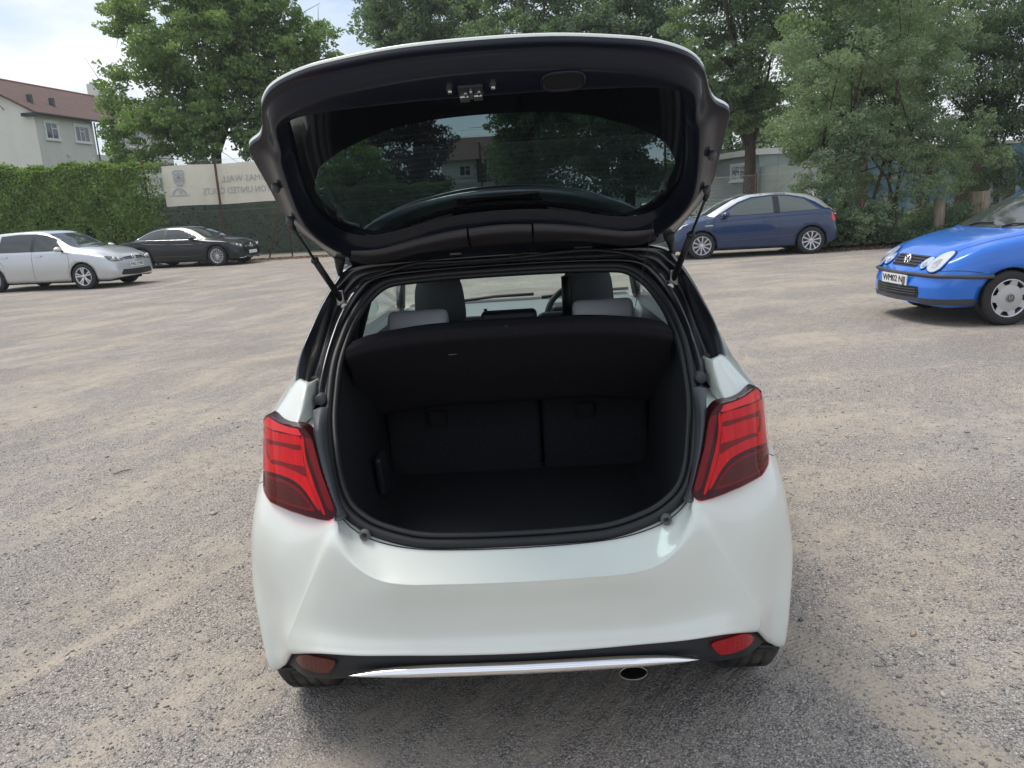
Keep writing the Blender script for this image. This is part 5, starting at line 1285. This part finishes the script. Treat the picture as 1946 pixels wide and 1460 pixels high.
tree('lime_tree', 'tall dark green lime tree rising behind the left half of the raised tailgate', (-5.0, 48, 0), (-5, 48, 9), .3,
     fill(-3.8, 48, 12.2, 3.6, 2.5, 3.6, 34, 1.2, 2.0, 141), L_mid, .20, 750, 14, TG)
tree('lime_tree', 'tall dark lime tree rising behind the middle of the raised tailgate', (1.6, 42, 0), (1.6, 42, 8), .34,
     fill(2.2, 42, 8.6, 3.2, 2.2, 6.0, 46, 1.1, 1.8, 151, lambda p: p[2] > 7.5 or p[0] > .4)+[(1.2,41.6,2.6,1.2),(2.8,41.4,1.8,1.2),(.9,41.8,4.4,1.2)], L_mid, .18, 850, 15, TG)
tree('lime_tree', 'broad dark tree behind the right half of the raised tailgate glass', (6.4, 40, 0), (6.4, 40, 7), .3,
     fill(6.6, 40, 7.8, 3.0, 2.2, 5.6, 42, 1.1, 1.8, 161)+[(5.4,39.5,2.2,1.1),(6.9,39.4,2.4,1.1),(4.4,39.6,3.4,1.1)], L_dark, .17, 900, 16, TG)
tree('lime_tree', 'dark green tree with a thick bare trunk behind the dark blue three-door car', (9.72, 30.5, 0), (9.45, 30.5, 6.5), .27,
     fill(9.0, 30.4, 8.0, 2.3, 1.6, 4.3, 34, .7, 1.2, 171)+[(8.4,30.0,4.3,.75),(9.6,30.0,4.4,.7),(7.8,30.2,4.9,.8),(10.2,30.2,4.9,.8),(8.9,29.8,4.0,.55)], L_mid, .12, 2100, 17, TG)
tree('willow_bush_tree', 'big loose grey-green multi-stemmed tree between the two blue cars', (8.7, 19.9, 0), (8.7, 19.9, 3), .05,
     fill(9.0, 20.0, 4.6, 2.3, 1.5, 4.2, 46, .5, .95, 181)+fill(8.8, 19.5, 1.3, 1.9, .9, 1.2, 14, .4, .62, 182)+fill(10.8, 20.6, 2.6, 1.5, .6, 1.3, 12, .35, .6, 183)+fill(12.4, 21.2, 2.0, 1.3, .5, 1.2, 9, .35, .55, 184), L_grey, .085, 3300, 18, TG,
     stems=[((8.3,19.9,-.02),(7.9,19.7,3.2)),((8.7,20,-.02),(8.8,19.9,4)),((9.1,19.8,-.02),(9.9,19.8,3.6)),((9.6,19.7,-.02),(10.3,19.9,3.0)),((9.9,19.5,-.02),(9.6,19.8,2.4))], asp=.42)
tree('dark_tree', 'dark green drooping tree at the right edge above the mural wall', (14.6, 23.2, 0), (14.2, 23.2, 4), .09,
     fill(14.2, 22.8, 5.8, 2.9, 1.5, 3.4, 40, .6, 1.1, 191)+[(12.5,22.6,3.0,.6),(13.6,22.3,2.7,.6),(15.2,22.4,2.9,.7),(16.2,22.4,2.8,.7)]+fill(14.6, 22.8, 4.4, 2.6, 1.0, 1.4, 14, .6, .9, 192)+fill(14.4, 22.2, 1.4, 2.0, .5, 1.2, 10, .4, .65, 193), L_dark, .11, 2300, 19, TG, droop=1.2, asp=.35)
tree('dark_tree', 'dark tree filling the gap above the mural left of the drooping tree', (12.2, 27.5, 0), (12.2, 27.5, 4), .2,
     fill(12.2, 27.5, 6.4, 3.3, 1.6, 4.2, 34, .8, 1.4, 201), L_mid, .13, 1500, 20, TG)
for i, (x, y, z, s, lb) in enumerate([(13.5, 47, 5.5, 3.0, 'far dark tree behind the shed roof'), (19, 44, 6.5, 3.6, 'far dark tree behind the mural wall'), (3.4, 60, 6.5, 3.6, 'far tree right of the red-roofed house'), (-10.5, 62, 5.5, 3.0, 'far tree left of the red-roofed house')]):
    tree('far_tree', lb, (x, y, 0), (x, y, z), .25, [(x,y,z,s),(x+s*.7,y,z*.6,s*.7),(x-s*.7,y,z*.7,s*.75),(x,y,z*.45,s*.7),(x+.5,y,z+s*.8,s*.8)], L_dark if i % 2 == 0 else L_mid, .24, 420, 30+i, TG)

# ivy hedge, far hedge
def hedge(name, label, x0, x1, y, th, ztop, leafm, size, n, seed, core, cat='hedge', sparse=0.0):
    r = np.random.default_rng(seed); root = thing(name, label, cat, ((x0+x1)/2, y, 0)); cx = (x0+x1)/2
    hx = lambda x: ztop(x)
    K = int((x1-x0)/.5)+1; G_ = []
    for x in np.linspace(x0+.25, x1-.35-sparse, K):
        h = hx(x)-.22; G_.append([(x-cx, q, z) for q, z in ((-th*.62,0),(-th*.70,h*.3),(-th*.60,h*.7),(-th*.45,h*.95),(0,h),(th*.45,h*.95),(th*.6,h*.5),(th*.6,0))])
    G_ = np.array(G_); G_[..., 1] += r.normal(size=G_.shape[:2])*.06; G_[..., 2] += r.normal(size=G_.shape[:2])*.04*(G_[..., 2] > .1)
    g_ = surf(G_, 2, 2); mb = MB(); mb.add(g_.reshape(-1, 3), grid_faces(*g_.shape[:2])); q = g_.shape
    mb.add(g_[0], [tuple(range(q[1]))]); mb.add(g_[-1], [tuple(range(q[1]))])
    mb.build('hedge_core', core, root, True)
    nf = int(n*.72); X = x0+(x1-x0)*r.random(nf); 
    H = np.array([hx(x) for x in X]); Z = H*r.random(nf)**.9
    bul = .05*np.sin(X*1.7+Z*2.1)+.045*np.sin(X*4.1-Z*3.3)+.035*np.sin(X*9+Z*7)
    Yf = -th*.74+bul-.06-np.abs(r.normal(size=nf))*.05+.12*(Z/H)**3
    P = np.stack([X-cx, Yf, Z], -1); N = np.tile([0, -1.0, .25], (nf, 1))
    nt = n-nf; X2 = x0+(x1-x0)*r.random(nt); H2 = np.array([hx(x) for x in X2])+np.abs(r.normal(size=nt))*.07+.05*np.sin(X2*5)
    P2 = np.stack([X2-cx, (r.random(nt)*2-1)*th*.6, H2-.15*r.random(nt)], -1)
    if sparse:
        keep = r.random(len(P)) < np.clip((x1-X)/sparse, .04, 1)**1.3; P, N = P[keep], N[keep]
        keep = r.random(len(P2)) < np.clip((x1-X2)/sparse, .02, 1)**1.6; P2 = P2[keep]
    Pa = np.concatenate([P, P2]); Na = np.concatenate([N, np.tile([0, -.3, 1.0], (len(P2), 1))])
    link('foliage', leaf_mesh('foliage', Pa, size, r, Na, droop=.9, asp=.75), leafm, root)
    return root
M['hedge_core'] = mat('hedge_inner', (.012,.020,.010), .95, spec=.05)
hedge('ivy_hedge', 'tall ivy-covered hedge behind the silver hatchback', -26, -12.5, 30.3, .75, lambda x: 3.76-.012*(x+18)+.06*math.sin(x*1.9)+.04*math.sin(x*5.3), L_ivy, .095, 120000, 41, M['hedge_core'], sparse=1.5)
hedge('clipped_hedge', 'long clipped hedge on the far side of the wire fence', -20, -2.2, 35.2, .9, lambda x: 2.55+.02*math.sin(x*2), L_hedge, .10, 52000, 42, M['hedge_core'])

# ------------------------------------------------------------------ wire fence with rusty posts
M['wire'] = mat('galvanised_wire', (.36,.365,.36), .55, .4)
M['rust'] = mat('rusty_steel', (.075,.040,.030), .85); t = NT(M['rust']); n = t.noise(t.coord(), 6, 6, .7); t.set('Base Color', t.ramp(n, [(.3, (.05,.03,.026)), (.7, (.16,.075,.045))]))
def chain_link(name, label, P0, P1, h, posts, pitch=.075, r_=.0034, z0=.05, group=None):
    P0, P1 = np.array(P0, float), np.array(P1, float); L = np.linalg.norm(P1-P0); d = (P1-P0)/L
    root = thing(name, label, 'fence', (P0[0], P0[1], 0), math.atan2(d[1], d[0]), group)
    # zig-zag wires: each diagonal as a thin three-sided rod
    V = []; F = []
    def rod(a, c, off):
        i = len(V)
        for p in (a, c):
            for k in range(3):
                an = 2.094*k; V.append((p[0]+r_*math.cos(an)*.7, off+r_*math.sin(an), p[1]+r_*math.cos(an)*.7))
        F.extend([(i+k, i+(k+1) % 3, i+3+(k+1) % 3, i+3+k) for k in range(3)])
    x = -h
    while x < L:
        a0, a1 = max(0, x), min(L, x+h)
        if a1 > a0:
            rod((a0, z0+(a0-x)), (a1, z0+(a1-x)), -.002); rod((a0, z0+h-(a0-x)), (a1, z0+h-(a1-x)), .002)
        x += pitch*1.4
    me = bpy.data.meshes.new('wire_mesh'); me.from_pydata(V, [], F); o = link('wire_mesh', me, M['wire'], root); o['kind'] = 'stuff'
    for z in (z0+h, z0+h*.5, z0+.05):
        b = MB(); b.tube([(0, .005, z), (L, .005, z)], .004, 5); b.build('line_wire', M['wire'], root)
    for px, lean in posts:
        b = MB(); b.box((px-.035, -.035, 0), (px+.035, .035, h+.12)); o = b.build('post', M['rust'], root); bevel(o, .006); o.rotation_euler = (0, lean, 0)
    return root
fl = chain_link('chain_link_fence', 'chain-link fence on rusty posts in front of the clipped hedge', (-13.3, 29.85), (6.2, 29.4), 3.68, [(.05, 0), (2.75, 0), (12.6, 0), (19.4, 0)])
for px, pz, qx, qz in ((4.35, 0, 5.15, 2.5), (5.25, 0, 5.2, 2.45)):
    b = MB(); b.tube([(px, -.05, pz), (qx, -.02, qz)], .030, 6); b.build('brace', M['rust'], fl)
b = MB(); b.tube([(4.35, -.04, 1.6), (7.2, -.04, 1.75)], .022, 6); b.build('rail', M['rust'], fl)
chain_link('chain_link_fence', 'low mesh fence in front of the grey-green shed', (6.2, 29.4), (11.6, 25.2), 2.0, [(.05, 0), (3.3, 0), (6.8, 0)], pitch=.085)
# low spiked railing
rl_ = thing('iron_railing', 'low dark spiked iron railing left of the thick tree trunk', 'railing', (5.2, 26.2, 0), R(-8))
for z in (.35, .85):
    b = MB(); b.tube([(0, 0, z), (4.6, 0, z)], .018, 6); b.build('rail', M['black_plastic'], rl_)
for k in range(24):
    b = MB(); b.tube([(.1+k*.19, 0, 0), (.1+k*.19, 0, .95), (.1+k*.19, 0, 1.05)], [.011, .011, .002], 5); b.build('bar', M['black_plastic'], rl_)

# banner on the fence, seen from the back
bn = thing('banner', 'cream club banner on the wire fence with its lettering seen reversed', 'banner', (-12.62, 29.95, 0))
M['banner'] = mat('banner_cloth', (.70,.655,.52), .8); t = NT(M['banner']); n = t.noise(t.coord(), 2.5, 5); t.set('Base Color', t.ramp(n, [(.3, (.80,.75,.59)), (.7, (.90,.85,.69))]))
M['banner_ink'] = mat('banner_ink', (.47,.48,.48), .8); M['banner_blue'] = mat('banner_blue', (.46,.50,.56), .8)
Gb = [[(x, .012*math.sin(x*3+z*2), z+.015*math.sin(x*2.1)) for x in np.linspace(0, 4.5, 22)] for z in np.linspace(2.13, 3.60, 6)]
grid_obj('cloth', np.array(Gb), M['banner'], bn)
def rev_text(s_, size, x, z, m, k=1.0):
    me = text_mesh(s_, size, .001, 'LEFT'); me.transform(Matrix(((-k, 0, 0, x), (0, 0, 1, -.022), (0, 1, 0, z), (0, 0, 0, 1))))
    return link('lettering', me, m, bn)
rev_text('THOMAS WALL', .335, 4.30, 3.02, M['banner_ink'], .90)
rev_text('SUTTON UNITED COLTS', .335, 4.45, 2.60, M['banner_ink'], .80)
b = MB()
sh = [(0,-.30),(.16,-.2),(.2,-.02),(.2,.25),(0,.29),(-.2,.25),(-.2,-.02),(-.16,-.2)]
ring_ = crc([(a, c) for a, c in sh], 4)
b.add([(.60+a, -.024, 3.15+c) for a, c in ring_]+[(.60+a*.8, -.024, 3.15+c*.82) for a, c in ring_], [(i, (i+1) % len(ring_), len(ring_)+(i+1) % len(ring_), len(ring_)+i) for i in range(len(ring_))])
b.box((.575,-.026,2.93), (.625,-.022,3.37)); b.box((.47,-.026,3.14), (.73,-.022,3.20))
for sx, sz in ((-.10,.11),(.10,.11),(-.09,-.10),(.09,-.10)): b.box((.60+sx-.045,-.025,3.17+sz-.05), (.60+sx+.045,-.022,3.17+sz+.05))
b.build('crest', M['banner_blue'], bn)
b = MB(); aa = np.linspace(0, math.pi, 14); o1 = [(.55+.26*math.cos(a), -.024, 2.55+.24*math.sin(a)) for a in aa]; o2 = [(.55+.20*math.cos(a), -.024, 2.55+.18*math.sin(a)) for a in aa]
b.add(o1+o2, [(i, i+1, 15+i, 14+i) for i in range(13)]); b.box((.20,-.026,2.50), (.90,-.022,2.53)); b.build('club_logo', M['banner_blue'], bn)
rev_text('JR', .20, .67, 2.62, M['banner_blue'])
for z in (2.84,): 
    b = MB(); b.box((.12,-.024,z), (1.15,-.021,z+.006)); b.build('printed_line', M['banner_ink'], bn)

# ------------------------------------------------------------------ rendered three-storey block, left
def render_mat(name, c1, c2):
    m = mat(name, c1, .9, spec=.15); t = NT(m); n = t.noise(t.mapping(t.coord(), (1, 1, .5)), 1.3, 6, .6); t.set('Base Color', t.mix(t.ramp(n, [(.35, 0.0), (.7, 1.0)]), c1, c2)); t.set('Normal', t.bump(t.noise(t.coord(), 30, 3), .2, .01)); return m
M['cream'] = render_mat('cream_render', (.70,.68,.61), (.76,.74,.67)); M['shaded_render_coping'] = render_mat('shaded_render_coping', (.62,.61,.55), (.70,.685,.62))  # second is a darker copy for the less lit facade; also coping
def tile_mat(name, c1, c2, c3, rows=3.2):
    m = mat(name, c1, .85, spec=.2); t = NT(m); v = t.coord()
    br = t.new('ShaderNodeTexBrick'); t.l.new(v, br.inputs[0]); br.inputs['Scale'].default_value = rows; br.inputs['Mortar Size'].default_value = .07; br.inputs['Brick Width'].default_value = .7; br.inputs['Row Height'].default_value = 1.0
    for k, c in (('Color1', c1), ('Color2', c2), ('Mortar', c3)): br.inputs[k].default_value = (*c, 1)
    n = t.noise(v, .6, 5, .6); t.set('Base Color', t.mix(t.ramp(n, [(.35, .35), (.6, 0.0)]), br.outputs[0], (.10,.085,.07)))
    t.set('Normal', t.bump(br.outputs['Fac'], .6, .03)); return m
M['tiles'] = tile_mat('red_roof_tiles', (.20,.12,.098), (.145,.09,.075), (.075,.052,.047))
A_ = np.array([-27.2, 48.0]); dd = np.array([.18, .984]); nl = np.array([-.984, .18])
blk = thing('apartment_building', 'cream rendered block with a red tiled roof behind the ivy hedge', 'building', (A_[0], A_[1], 0), math.atan2(dd[1], dd[0]))
# local frame: x along the facade (away), y towards the left, facade on y=0
EZ, RZ, W_, LEN = 8.35, 10.75, 9.0, 13.5
b = MB(); b.add([(0,0,0),(0,W_,0),(0,W_,EZ),(0,W_/2,RZ-.05),(0,0,EZ)],[(0,1,2,3,4)]); b.build('gable_wall', M['cream'], blk, fix=False)
b = MB(); b.box((.02,.02,0),(5.0,.3,EZ)); b.box((7.2,.02,0),(LEN,.3,EZ)); b.box((5.0,1.8,0),(7.2,2.0,EZ)); b.box((.02,W_-.3,0),(LEN,W_-.02,EZ)); b.build('wall', M['shaded_render_coping'], blk)
b = MB(); b.box((5.0,.05,5.0),(7.2,1.8,5.15)); b.box((5.0,.0,5.15),(7.2,.12,6.15)); b.build('balcony', M['cream'], blk)
b = MB(); b.box((5.3,1.74,5.2),(6.3,1.79,7.2)); b.build('balcony_door', mat('dark_door', (.04,.05,.07), .3), blk)
# roof as two tiled slabs in their own frames so that tile courses follow the slope
sl = math.hypot(W_/2+.35, RZ-EZ+.18); an = math.atan2(RZ-EZ+.18, W_/2+.35)
for sgn in (1, -1):
    b = MB(); b.box((-.25, 0, -.06), (LEN+.2, sl, .06)); o = b.build('roof', M['tiles'], blk)
    if sgn > 0: o.location = (0, -.35, EZ-.12); o.rotation_euler = (an, 0, 0)
    else: o.location = (LEN, W_+.35, EZ-.12); o.rotation_euler = (an, 0, math.pi)
b = MB(); b.tube([(-.25,W_/2,RZ+.10),(LEN,W_/2,RZ+.10)], .10, 8); b.build('ridge_tiles', mat('ridge', (.20,.08,.055), .85), blk)
b = MB(); b.tube([(-.25,-.38,EZ-.14),(LEN,-.38,EZ-.14)], .07, 8); b.box((-.30,-.42,EZ-.28),(-.02,.6,EZ-.1)); b.build('gutter', M['black_plastic'], blk)
b = MB(); b.tube([(5.0,-.12,EZ-.2),(5.0,-.12,0)], .05, 6); b.build('drainpipe', M['black_plastic'], blk)
for sy in (1.35, 3.2):
    pass
for lx in (1.1, 2.9):
    b = MB(); b.box((lx, .95, EZ+.42), (lx+.22, 1.20, EZ+1.15)); b.build('roof_vent', M['grey_plastic'], blk)
b = MB(); b.box((11.6, W_/2-.4, RZ-.3), (12.6, W_/2+.4, RZ+1.0)); b.build('chimney', M['cream'], blk)
M['white_frame'] = mat('white_upvc', (.72,.73,.72), .4); M['win_glass'] = mat('window_glass_dark', (.035,.045,.055), .05, coat=1)
def window(root, x, z, w, h, cols, y=-.0, axis='x'):
    fr = MB(); t_ = .06
    def bx_(a0, a1, z0, z1, d0, d1):
        if axis == 'x': fr.box((a0, y-d1, z0), (a1, y-d0, z1))
        else: fr.box((y-d1, a0, z0), (y-d0, a1, z1))
    bx_(x-.09, x+w+.09, z+h, z+h+.10, -.02, .05); bx_(x-.09, x-.0, z, z+h, -.02, .045); bx_(x+w, x+w+.09, z, z+h, -.02, .045)
    bx_(x-.12, x+w+.12, z-.10, z, -.02, .10)
    sr = fr.build('window', M['white_frame'], root)
    fr = MB(); bx_(x+.005, x+w-.005, z+h-t_, z+h-.005, -.01, .028); bx_(x+.005, x+w-.005, z+.005, z+t_, -.01, .028)
    for k in range(cols+1): bx_(x+(w-t_)*k/cols+.003, x+(w-t_)*k/cols+t_-.003, z+t_, z+h-t_, -.008, .026)
    bx_(x+w*(.5 if cols == 2 else .34), x+w*(.98 if cols == 2 else .66), z+h*.62, z+h*.62+.05, -.006, .024)
    fr.build('frame', M['white_frame'], sr)
    fr = MB(); bx_(x+.02, x+w-.02, z+.02, z+h-.02, -.015, .008); fr.build('pane', M['win_glass'], sr)
window(blk, .75, 6.85, 1.0, .98, 2); window(blk, 3.25, 6.85, 1.25, .98, 3); window(blk, 1.15, 3.75, 1.0, 1.15, 2); window(blk, 3.55, 3.75, 1.25, 1.15, 3)
for q in (8.5, 11.2): window(blk, q, 6.85, 1.2, .98, 3)
for q in (8.5, 11.2): window(blk, q, 3.75, 1.2, 1.1, 3)
b = MB(); b.tube([(2.3,-.03,6.0),(2.3,-.10,6.0)], .10, 8); b.tube([(2.35,-.03,5.2),(2.35,-.10,5.2)], .08, 8); b.build('wall_vent', M['cream'], blk)
# dish on the gable
b = MB(); b.lathe([(0,.10),(.18,.08),(.34,.02),(.42,-.05)], 20, 'X', (-.55, 1.9, EZ+1.35)); b.tube([(-.02,1.9,EZ+.2),(-.35,1.9,EZ+.5),(-.48,1.9,EZ+1.35)], .03, 6); b.build('satellite_dish', mat('dish', (.30,.26,.22), .6), blk, True)

# small red-roofed house far off through the glass
hs = thing('house', 'small cream house with a hipped red roof seen through the raised rear window', 'house', (-4.4, 60, 0))
b = MB(); b.box((0,0,0),(5.5,6,4.95)); b.build('wall', M['cream'], hs)
b = MB(); b.add([(-.4,-.4,4.9),(5.9,-.4,4.9),(5.9,6.4,4.9),(-.4,6.4,4.9),(.9,3,6.75),(5.0,3,6.75)],[(0,1,5,4),(1,2,5),(2,3,4,5),(3,0,4),(0,3,2,1)])
o = b.build('roof', M['tiles'], hs)
window(hs, 1.35, 3.75, .85, .75, 2); window(hs, 1.3, 1.2, .9, 1.0, 2)
b = MB(); b.box((2.75,-.02,2.9),(3.4,.3,4.9)); b.build('porch_shade_panel', mat('porch_shade_tone', (.05,.055,.06), .6), hs)  # dark flat slab stands in for the shade of a porch recess
b = MB(); b.tube([(2.7,-.06,4.9),(2.7,-.06,0)], .05, 6); b.build('drainpipe', M['black_plastic'], hs)
gw = thing('garden_wall', 'pale low garden wall beyond the end of the clipped hedge', 'wall', (-3.4, 50, 0)); b = MB(); b.box((0,0,0),(3.0,.25,2.95)); b.build('wall', M['cream'], gw)

# ------------------------------------------------------------------ grey-green shed and mural wall, right
sp0 = np.array([7.6, 60.0]); sp1 = np.array([12.2, 37.5]); sv = sp1-sp0; sl_ = float(np.linalg.norm(sv))
shed = thing('shed', 'long low grey-green hall with a pale roof edge behind the mesh fence', 'building', (sp0[0], sp0[1], 0), math.atan2(sv[1], sv[0]))
M['clad'] = mat('grey_green_cladding', (.28,.32,.295), .75); t = NT(M['clad']); n = t.noise(t.mapping(t.coord(), (.5, 1, 3)), 1.2, 5); t.set('Base Color', t.ramp(n, [(.3, (.25,.29,.27)), (.7, (.32,.36,.33))]))
b = MB(); b.box((0,0,0),(sl_,6,3.15)); b.box((sl_-.02,.1,0),(sl_+4.5,6,2.6)); b.build('wall', M['clad'], shed)
for z in np.arange(.2, 3.1, .18):
    b = MB(); b.add([(0,-.012,z),(sl_,-.012,z),(sl_,-.03,z-.175),(0,-.03,z-.175)],[(0,1,2,3)]); b.build('cladding_board', M['clad'], shed, fix=False)
b = MB(); b.box((-.3,-.35,3.15),(sl_+.15,6.3,3.42)); b.build('roof', mat('pale_roof', (.62,.60,.56), .7), shed)
window(shed, sl_-2.6, 2.05, 1.7, .72, 2, y=-.03); window(shed, sl_-9.5, 1.85, 1.7, 1.0, 2, y=-.03); window(shed, sl_-14.0, 1.85, 1.7, 1.0, 2, y=-.03)
for k in range(7): 
    b = MB(); b.box((1.0+k*.55,-.06,1.7),(1.25+k*.55,-.02,2.9)); b.build('pale_panel', M['white_frame'], shed)
b = MB(); b.box((sl_-.8,-.06,.0),(sl_-.1,-.02,2.1)); b.build('door', mat('shed_door', (.05,.06,.075), .5), shed)
blk2 = thing('concrete_block', 'pale concrete bin store behind the roof of the dark blue car', 'bin store', (10.55, 26.6, 0), R(-10)); b = MB(); b.box((0,0,0),(.9,.5,1.42)); bevel(b.build('wall', M['cream'], blk2), .01)

mw = thing('mural_wall', 'wall painted with brown trees and blue sky at the right behind the trees', 'wall', (10.4, 25.6, 0), R(-3))
mm = mat('mural_paint', (.2, .3, .4), .8); t = NT(mm); v = t.coord()
xx = t.new('ShaderNodeSeparateXYZ'); t.l.new(v, xx.inputs[0])
nz = t.noise(v, 1.6, 3); bl = t.ramp(nz, [(.40, (.09,.17,.23)), (.55, (.16,.29,.37)), (.62, (.34,.38,.38))])
tr_ = t.ramp(t.noise(t.mapping(v, (2.6, 1, .25)), 1.0, 2, .4, .6), [(.52, 0.0), (.54, 1.0)]); c = t.mix(tr_, bl, t.ramp(nz, [(.3, (.06,.042,.034)), (.7, (.12,.08,.06))]))
gr_ = t.ramp(t.math('ADD', xx.outputs[2], t.math('MULTIPLY', t.noise(v, 3, 3), .7)), [(.95, 1.0), (1.0, 0.0)]); c = t.mix(gr_, c, (.06,.13,.04)); t.set('Base Color', c)
b = MB(); b.box((0,0,0),(8.5,.2,2.55)); b.build('wall', mm, mw); b = MB(); b.box((-.05,-.05,2.55),(8.55,.25,2.65)); b.build('coping', M['shaded_render_coping'], mw)
M['timber'] = mat('weathered_timber', (.20,.17,.115), .85); t = NT(M['timber']); n = t.noise(t.mapping(t.coord(), (8, 8, 1)), 2, 5); t.set('Base Color', t.ramp(n, [(.3, (.13,.105,.07)), (.7, (.26,.22,.15))]))
for i, (x, y, w_, h_, lb) in enumerate([(10.75, 19.3, .13, 1.10, 'thin pale timber post at the foot of the bushy tree'), (11.75, 19.3, .21, 1.22, 'thick pale timber post behind the bonnet of the bright blue car')]):
    p = thing('timber_post', lb, 'post', (x, y, 0), R(8*i), 'timber posts under the trees'); b = MB(); b.tube([(0,0,0),(.01,0,h_*.5),(0,.01,h_)], [w_*1.05, w_, w_*.96], 14); b.build('post', M['timber'], p, True)

# understorey, leaf litter, weeds, grass verge
r = np.random.default_rng(55)
n = 26000; X = 7.4+6.2*r.random(n); Yb = 19.0+2.6*r.random(n); Z = .15+.85*r.random(n)**1.5*(.6+.4*np.sin(X*2.3))
tag(link('undergrowth', leaf_mesh('undergrowth', np.stack([X, Yb, Z], -1), .09, r, asp=.5), L_dark), kind='stuff')
n = 9000; X = -11.5+18*r.random(n); Yb = 29.5-.9*np.abs(r.normal(size=n))*.5; tag(link('leaf_litter', leaf_mesh('leaf_litter', np.stack([X, Yb, .01+.05*r.random(n)], -1), .07, r, np.tile([0,0,1.0],(n,1))), mat('dry_leaf', (.26,.16,.085), .9)), kind='stuff')
n = 7000; X = 7.0+6.5*r.random(n); Yb = 18.7+1.3*r.random(n); tag(link('leaf_litter', leaf_mesh('leaf_litter', np.stack([X, Yb, .01+.03*r.random(n)], -1), .06, r, np.tile([0,0,1.0],(n,1))), mat('dry_leaf_dark', (.13,.085,.055), .9)), kind='stuff')
gm = mat('grass_verge', (.055,.075,.028), .95); t = NT(gm); nn_ = t.noise(t.coord(), 2.0, 6, .7); t.set('Base Color', t.ramp(nn_, [(.3, (.035,.055,.02)), (.6, (.075,.10,.035)), (.8, (.16,.14,.08))]))
b = MB(); b.add([(-60,33.2,.004),(60,33.2,.004),(60,140,.004),(-60,140,.004)],[(0,1,2,3)]); tag(b.build('grass', gm, fix=False), kind='structure')
# bits lying on the gravel
for (x, y, a, L_, lb) in [(-2.55, 4.75, 50, .11, 'short pale dry stick lying on the gravel left of the white car')]:
    o = MB().tube([(-L_/2,0,.008),(0,.004,.012),(L_/2,0,.008)], [.004,.005,.003], 6).build('twig', M['timber'], None, True); o.location = (x, y, 0); o.rotation_euler = (0,0,R(a)); tag(o, lb, 'twig')

# ------------------------------------------------------------------ lens veil on the far darks, added as thin haze
hz = bpy.data.materials.new('veil_haze'); hz.use_nodes = True; hz.node_tree.nodes.clear()
pv = hz.node_tree.nodes.new('ShaderNodeVolumePrincipled'); ho = hz.node_tree.nodes.new('ShaderNodeOutputMaterial')
pv.inputs['Color'].default_value = (.86, .92, 1.0, 1); pv.inputs['Density'].default_value = .0007; pv.inputs['Anisotropy'].default_value = .2
hz.node_tree.links.new(pv.outputs[0], ho.inputs['Volume'])
b = MB(); b.box((-262,-122,-1.0),(262,402,24)); tag(b.build('veil_haze', hz), kind='stuff')
